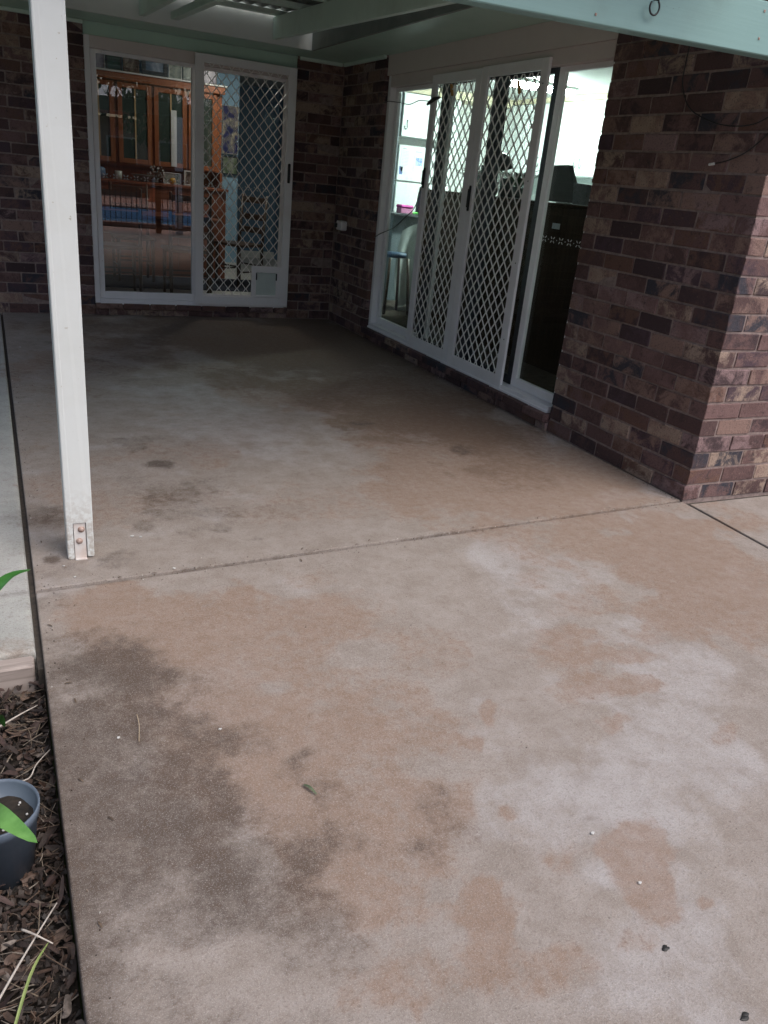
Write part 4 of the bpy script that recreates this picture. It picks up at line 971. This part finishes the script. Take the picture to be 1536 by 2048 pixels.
for k in range(70):
    if k < 30: x = rnd.uniform(-3.0, -.1); y = JY-JY*(x+3.06)/3.06+rnd.gauss(0, .03)
    elif k < 50: x = -.02-abs(rnd.gauss(0, .04)); y = rnd.uniform(.05, 4.8)
    else: x = -3.04+abs(rnd.gauss(0, .10)); y = rnd.uniform(-1.9, 3)
    a = rnd.uniform(0, 6.28); l = rnd.uniform(.004, .012); d = Vector((math.cos(a), math.sin(a), 0))*l
    blade(bm, [Vector((x, y, .002))-d, Vector((x, y, .005)), Vector((x, y, .002))+d], l*.16)
obj('leaf_bits', bm, vary('dry_bits', (.06, .04, .025), (.13, .09, .06), 60, .8), kind='stuff')

# ------------------------------------------------------------------ garden bed: litter, pot, leaves
def litter(name, n, cols, kind, seed):
    rnd = random.Random(seed); bm = bmesh.new()
    for k in range(n):
        x = rnd.uniform(-3.32, -3.066); y = rnd.uniform(-2.1, -.60); z = -.098+rnd.uniform(0, .028)
        a = rnd.uniform(0, 6.28)
        Rm = Euler((rnd.gauss(0, .5), rnd.gauss(0, .5), a)).to_matrix()
        if kind == 'chip':
            l, wd, h = rnd.uniform(.005, .022), rnd.uniform(.003, .009), rnd.uniform(.001, .005)
            vv = box(bm, x-l/2, x+l/2, y-wd/2, y+wd/2, z-h/2, z+h/2)
            for v in vv: v.co += Vector((rnd.uniform(-.003, .003), rnd.uniform(-.003, .003), rnd.uniform(-.002, .002)))
            bmesh.ops.rotate(bm, verts=vv, cent=(x, y, z), matrix=Rm)
        elif kind == 'twig':
            l = rnd.uniform(.02, .10); d = Vector((math.cos(a), math.sin(a), rnd.gauss(0, .18)))*l/2; m = Vector((rnd.gauss(0, .004), rnd.gauss(0, .004), 0))
            c = Vector((x, y, z+.012))
            q = [c-d, c+m, c+d]
            for p in q: p.x = min(p.x, -3.064)
            tube(bm, q, [.0013, .0011, .0006], 4)
        else:
            l = rnd.uniform(.018, .065); wd = l*rnd.uniform(.07, .20)
            c = Vector((x, y, z+.010)); d = Vector((math.cos(a), math.sin(a), rnd.gauss(0, .25)))
            P = [c-d*l/2, c+Vector((rnd.gauss(0, .005), rnd.gauss(0, .005), rnd.uniform(-.012, .016))), c+d*l/2+Vector((rnd.gauss(0, .006), rnd.gauss(0, .006), 0))]
            for p in P: p.x = min(p.x, -3.068)
            blade(bm, P, wd, Vector((rnd.gauss(0, .4), rnd.gauss(0, .4), 1)).normalized(), rnd.uniform(-.4, .5))
    t = NT(name+'_colour'); co = t.n('ShaderNodeTexCoord').outputs['Object']
    v = t.n('ShaderNodeNewGeometry').outputs['Random Per Island']
    c = t.ramp(v, [(i/len(cols), q) for i, q in enumerate(cols)], 'CONSTANT')
    c = t.mix(t.mapr(t.noise(90, 4, .6, co), .3, .7, 0, .55), c, (.02, .014, .010))
    t.set(c, .7); t.bump(t.noise(160, 3, .6, co), .3, .002)
    return obj(name, bm, t.m, kind='stuff')
litter('bark_mulch', 3400, [(.022, .014, .010), (.045, .027, .020), (.058, .042, .034), (.014, .011, .009), (.085, .048, .032), (.034, .027, .024)], 'chip', 1)
litter('leaf_litter', 380, [(.055, .032, .024), (.10, .062, .045), (.032, .02, .016), (.15, .10, .075), (.07, .042, .036), (.19, .155, .13), (.028, .019, .017)], 'leaf', 2)
litter('twig_litter', 380, [(.22, .17, .12), (.10, .07, .05), (.30, .25, .20), (.15, .10, .07)], 'twig', 3)
M['twig_pale'] = vary('pale_twig', (.36, .32, .28), (.50, .45, .40), 50, .8)
def twig(label, P, r):
    bm = bmesh.new(); n = len(smooth_path(P)); tube(bm, smooth_path(P), [r*(1-.6*i/n) for i in range(n)], 6)
    tagged('fallen_twig', bm, M['twig_pale'], label, 'twig', 'pale twigs on the mulch', True)
twig('long straight pale twig slanting across the mulch at the bottom left', [(-3.205, -1.62, -.035), (-3.15, -1.53, -.03), (-3.085, -1.435, -.022)], .0028)
twig('short pale twig crossing the long one on the mulch', [(-3.150, -1.475, -.022), (-3.128, -1.50, -.016), (-3.098, -1.525, -.024)], .0026)
twig('thin curved pale twig above the plastic pot on the mulch', [(-3.165, -1.02, -.05), (-3.12, -1.03, -.04), (-3.10, -.99, -.035), (-3.066, -.95, -.03)], .0022)
twig('pale twig near the plank at the top of the mulch bed', [(-3.19, -.80, -.05), (-3.13, -.77, -.04), (-3.085, -.735, -.045)], .0028)
bm = bmesh.new(); blade(bm, [(-3.185, -1.72, -.03), (-3.14, -1.60, .0), (-3.105, -1.53, -.01)], .0024)
tagged('grass_blade', bm, vary('pale_blade', (.16, .22, .06), (.25, .30, .10), 30, .5), 'pale green grass blade at the bottom left of the mulch', 'grass blade')
t = thing('plant_pot', 'blue-grey plastic nursery pot with dark soil and a strappy green plant beside the slab edge', 'plant pot', (-3.185, -1.245, -.10))
M['pot_plastic'] = vary('pot_plastic', (.095, .122, .160), (.122, .152, .195), 10, .4)
px, py = -3.185, -1.245
bm = bmesh.new(); lathe(bm, (px, py, -.097), [(.001, 0), (.064, 0), (.081, .155), (.085, .157), (.087, .18), (.084, .182), (.081, .175), (.072, .14), (.001, .14)], 36)
obj('pot', bm, M['pot_plastic'], t, True)
bm = bmesh.new(); lathe(bm, (px, py, -.097), [(.0735, .142), (.05, .148), (.02, .146), (.001, .150)], 30)
for v in bm.verts: v.co.z += random.uniform(-.003, .003)
so = obj('potting_soil', bm, M['mulch_soil'], t, True)
bm = bmesh.new()
for k in range(14):
    a, r = random.uniform(0, 6.28), random.uniform(.01, .065); bmesh.ops.create_icosphere(bm, subdivisions=1, radius=random.uniform(.0015, .0032), matrix=Matrix.Translation((px+r*math.cos(a), py+r*math.sin(a), .055)))
obj('perlite', bm, M['flake'], so, kind='stuff')
for P, wd, mt in (([(px-.02, py-.02, .05), (-3.215, -1.30, .15), (-3.17, -1.405, .205), (-3.108, -1.487, .195)], .024, 'strap'),
                  ([(px-.03, py+.01, .05), (-3.28, -1.22, .26), (-3.40, -1.16, .30)], .018, 'strap'),
                  ([(px-.02, py+.02, .05), (-3.20, -1.12, .20), (-3.172, -1.03, .16), (-3.160, -1.00, .10)], .014, 'strap_dark'),
                  ([(px-.03, py+.03, .05), (-3.27, -1.1, .22), (-3.36, -.98, .2)], .016, 'strap_dark')):
    bm = bmesh.new(); blade(bm, P, wd); obj('leaf', bm, M[mt], t, True)
t = thing('strappy_plant', 'dark green strap-leaved plant leaning in from the left beside the path end', 'plant', (-3.26, -.62, -.1))
for P, wd in (([(-3.26, -.64, -.1), (-3.22, -.60, .16), (-3.14, -.47, .215), (-3.068, -.405, .205)], .020), ([(-3.26, -.64, -.1), (-3.32, -.6, .2), (-3.4, -.5, .22)], .018), ([(-3.26, -.64, -.1), (-3.3, -.7, .2), (-3.36, -.8, .22)], .018)):
    bm = bmesh.new(); blade(bm, P, wd); obj('leaf', bm, M['strap_dark'], t, True)

# ------------------------------------------------------------------ behind the viewer: what the glass mirrors
M['paver'] = vary('red_paver', (.26, .13, .10), (.36, .20, .16), 5, .8)
bm = bmesh.new(); ring(bm, -14, 16, -20, -4.12, PX0, PX1, PY0, PY1, -.02); struct('pool_deck', bm, M['paver'])
M['pool_tile'] = vary('pool_tile', (.38, .60, .84), (.46, .68, .90), 9, .3)
def arc(y0, bow, n=24): return [(PX0+(PX1-PX0)*i/n, y0+bow*math.sin(math.pi*i/n)) for i in range(n+1)]
bm = boxes((PX0-.1, PX1+.1, PY0-.12, PY0, -1.4, -.02), (PX0-.1, PX1+.1, PY1, PY1+.12, -1.4, -.02), (PX0-.12, PX0, PY0, PY1, -1.4, -.02), (PX1, PX1+.12, PY0, PY1, -1.4, -.02), (PX0, PX1, PY0, PY1, -1.45, -1.4))
struct('pool_basin', bm, M['pool_tile'])
t = NT('pool_water'); t.set((.16, .38, .54), .03); t.bump(t.noise(2.5, 3, .5, t.n('ShaderNodeTexCoord').outputs['Object']), .15, .05); M['water'] = t.m
bm = bmesh.new(); quad(bm, (PX0, PY0, -.30), (PX1, PY0, -.30), (PX1, PY1, -.30), (PX0, PY1, -.30)); struct('pool_water', bm, M['water'])
M['coping'] = vary('coping', (.20, .09, .07), (.28, .13, .10), 8, .7)
struct('pool_coping', boxes((PX0-.3, PX1+.3, PY0-.3, PY0+.02, -.018, .03), (PX0-.3, PX1+.3, PY1-.02, PY1+.3, -.018, .03), bev=.01), M['coping'])
t = thing('pool_fence', 'black metal pool fence with thin bars between the patio and the pool', 'fence', (0, -4.3, 0))
obj('rail', boxes((-6, 8, -4.315, -4.285, .06, .10)), M['black'], t); obj('rail', boxes((-6, 8, -4.315, -4.285, 1.14, 1.18)), M['black'], t)
bm = bmesh.new()
for k in range(140): x = -5.95+.1*k; box(bm, x-.008, x+.008, -4.308, -4.292, .1005, 1.1395)
obj('fence_bars', bm, M['black'], t, kind='stuff')
for x in (-3.9, -1.9, -.05, 2.0, 4.0): obj('fence_post', boxes((x-.05, x+.05, -4.26, -4.16, -.02, 1.25), bev=.006), M['dark_wood'], t)
t = thing('timber_fence', 'low dark red-brown timber fence behind the pool', 'fence', (0, -20.2, 0))
for k in range(20): obj('fence_panel', boxes((-14+1.5*k, -12.52+1.5*k, -20.25, -20.18, -.1, 1.1)), M['red_wood'], t)
t = thing('traffic_cone', 'orange traffic cone with white collar beside the pool', 'traffic cone', (2.2, -17.5, -.02))
M['cone'] = vary('cone_orange', (.70, .16, .05), (.8, .22, .08), 8, .5)
bm = bmesh.new(); lathe(bm, (2.2, -17.5, .02), [(.19, 0), (.11, .42)], 20); obj('cone_body', bm, M['cone'], t, True)
bm = bmesh.new(); lathe(bm, (2.2, -17.5, .02), [(.11, .42), (.075, .6), (.045, .74), (.001, .74)], 20); obj('collar', bm, M['flake'], t, True)
obj('cone_base', boxes((1.93, 2.47, -17.77, -17.23, -.018, .02)), M['cone'], t)
po2 = thing('pale_pillar', 'tall pale pillar standing beside the pool fence', 'pillar', (.42, -4.5, 0))
obj('pillar_shaft', boxes((.35, .49, -4.57, -4.43, -.02, 2.25), bev=.01), M['white_frame'], po2)
# neighbour's house
t = thing('neighbour_house', 'low neighbouring house with a salmon gutter and grey-green roller door behind the pool', 'house', (-1, -31, 0))
obj('wall', boxes((-9, 7, -33, -30, -.1, 3.0)), vary('salmon_render', (.42, .25, .21), (.50, .31, .26), 3, .8), t)
obj('gutter', boxes((-9.5, 7.5, -29.6, -29.45, 3.1, 3.3)), vary('salmon_gutter', (.45, .18, .14), (.5, .22, .18), 3, .5), t)
bm = bmesh.new(); prism(bm, [(-29.46, 3.31), (-33.6, 3.31), (-31.5, 4.4)], 0, -9.5, 7.5); obj('roof', bm, vary('pale_roof', (.55, .56, .58), (.62, .63, .65), 3, .4), t)
obj('roller_door', boxes((-3.2, .6, -29.99, -29.93, 0, 2.4)), vary('roller_door', (.22, .33, .30), (.28, .38, .35), 3, .5), t)
for x in (2.2, 4.6): w_ = obj('window', boxes((x, x+1.4, -29.99, -29.93, .9, 2.2)), M['frame_white'], t); obj('pane', boxes((x+.08, x+1.32, -29.93, -29.92, .98, 2.12)), M['dark_pane'], w_)
def tree(label, x, y, H, R, n, seed, z0=-.1):
    rnd = random.Random(seed)
    t = thing('leafy_tree', label, 'tree', (x, y, z0), 'trees round the yard')
    bm = bmesh.new(); tube(bm, smooth_path([(x, y, z0), (x+rnd.uniform(-.2, .2), y, H*.3), (x+rnd.uniform(-.4, .4), y, H*.62)]), [.20*(1-.05*i) for i in range(11)], 8)
    for k in range(5):
        a = rnd.uniform(0, 6.28); tube(bm, [(x, y, H*.35+k*.15), (x+R*.55*math.cos(a), y+R*.55*math.sin(a), H*.65+.1*k)], [.08, .03], 6)
    obj('trunk', bm, M['dark_wood'], t, True)
    bm = bmesh.new(); cl = []
    for k in range(22):
        d = Vector((rnd.gauss(0, 1), rnd.gauss(0, 1), rnd.gauss(0, .8))).normalized()*rnd.uniform(.3, 1)
        cl.append((Vector((x+d.x*R, y+d.y*R, H*.66+d.z*H*.34)), rnd.uniform(.25, .5)*R))
    for k in range(n):
        c, r = rnd.choice(cl); d = Vector((rnd.gauss(0, 1), rnd.gauss(0, 1), rnd.gauss(0, .8))).normalized()*r*rnd.uniform(.5, 1)
        p = c+d; s = rnd.uniform(.06, .15)*R*.5+.05; Rm = Euler((rnd.uniform(0, 6), rnd.uniform(0, 6), rnd.uniform(0, 6))).to_matrix()
        quad(bm, *[p+Rm@Vector(q) for q in ((-s, 0, 0), (0, -s*.45, 0), (s, 0, 0), (0, s*.45, 0))])
    obj('crown', bm, M['foliage'], t)
HEDGE = 1
M['foliage'] = vary('foliage', (.030, .060, .020), (.065, .11, .040), .8, .6)
k = 0
for x, y, H, R in ((-9, -24, 7, 3), (-3, -36, 9, 4), (3.5, -24, 6, 2.2), (9, -26, 8, 3.5), (14, -18, 8, 3.5), (-14, -14, 8, 3.5), (3, -38, 11, 5), (-9.5, -2, 5.5, 2.4), (-10, 3.5, 6, 2.6), (-8.5, 9, 6, 2.6), (-12, -8, 7, 3)):
    tree(['tree left of the neighbour house', 'tall tree behind the neighbour house', 'small tree right of the roller door', 'broad tree right of the neighbour house', 'tree at the far right of the yard', 'tree at the far left of the pool', 'tallest tree behind the house roof', 'tree left of the garden bed', 'tree beside the side path', 'tree at the far end of the side path', 'tree left of the pool fence'][k], x, y, H, R, 1500, 100+k); k += 1

# hedge added out of view on the left to cut low skylight
t = thing('added_hedge', 'unseen dense hedge added on the left to cut low skylight', 'hedge', (-6.2, 2, -.1))
rnd = random.Random(9); bm = bmesh.new()
for kk in range(7500):
    x = -6.2+rnd.uniform(-.55, .55); y = rnd.uniform(-6, 11); z = rnd.uniform(-.1, 2.7)+.3*math.sin(y*2.1)
    s_ = rnd.uniform(.05, .11); Rm = Euler((rnd.uniform(0, 6), rnd.uniform(0, 6), rnd.uniform(0, 6))).to_matrix()
    quad(bm, *[Vector((x, y, z))+Rm@Vector(q) for q in ((-s_, 0, 0), (0, -s_*.5, 0), (s_, 0, 0), (0, s_*.5, 0))])
obj('foliage', bm, M['foliage'], t)
bm = bmesh.new()
for kk in range(17): tube(bm, [(-6.2, -5.5+kk, -.1), (-6.2+rnd.uniform(-.2, .2), -5.5+kk, 2.2)], [.03, .01], 5)
obj('stems', bm, M['dark_wood'], t)
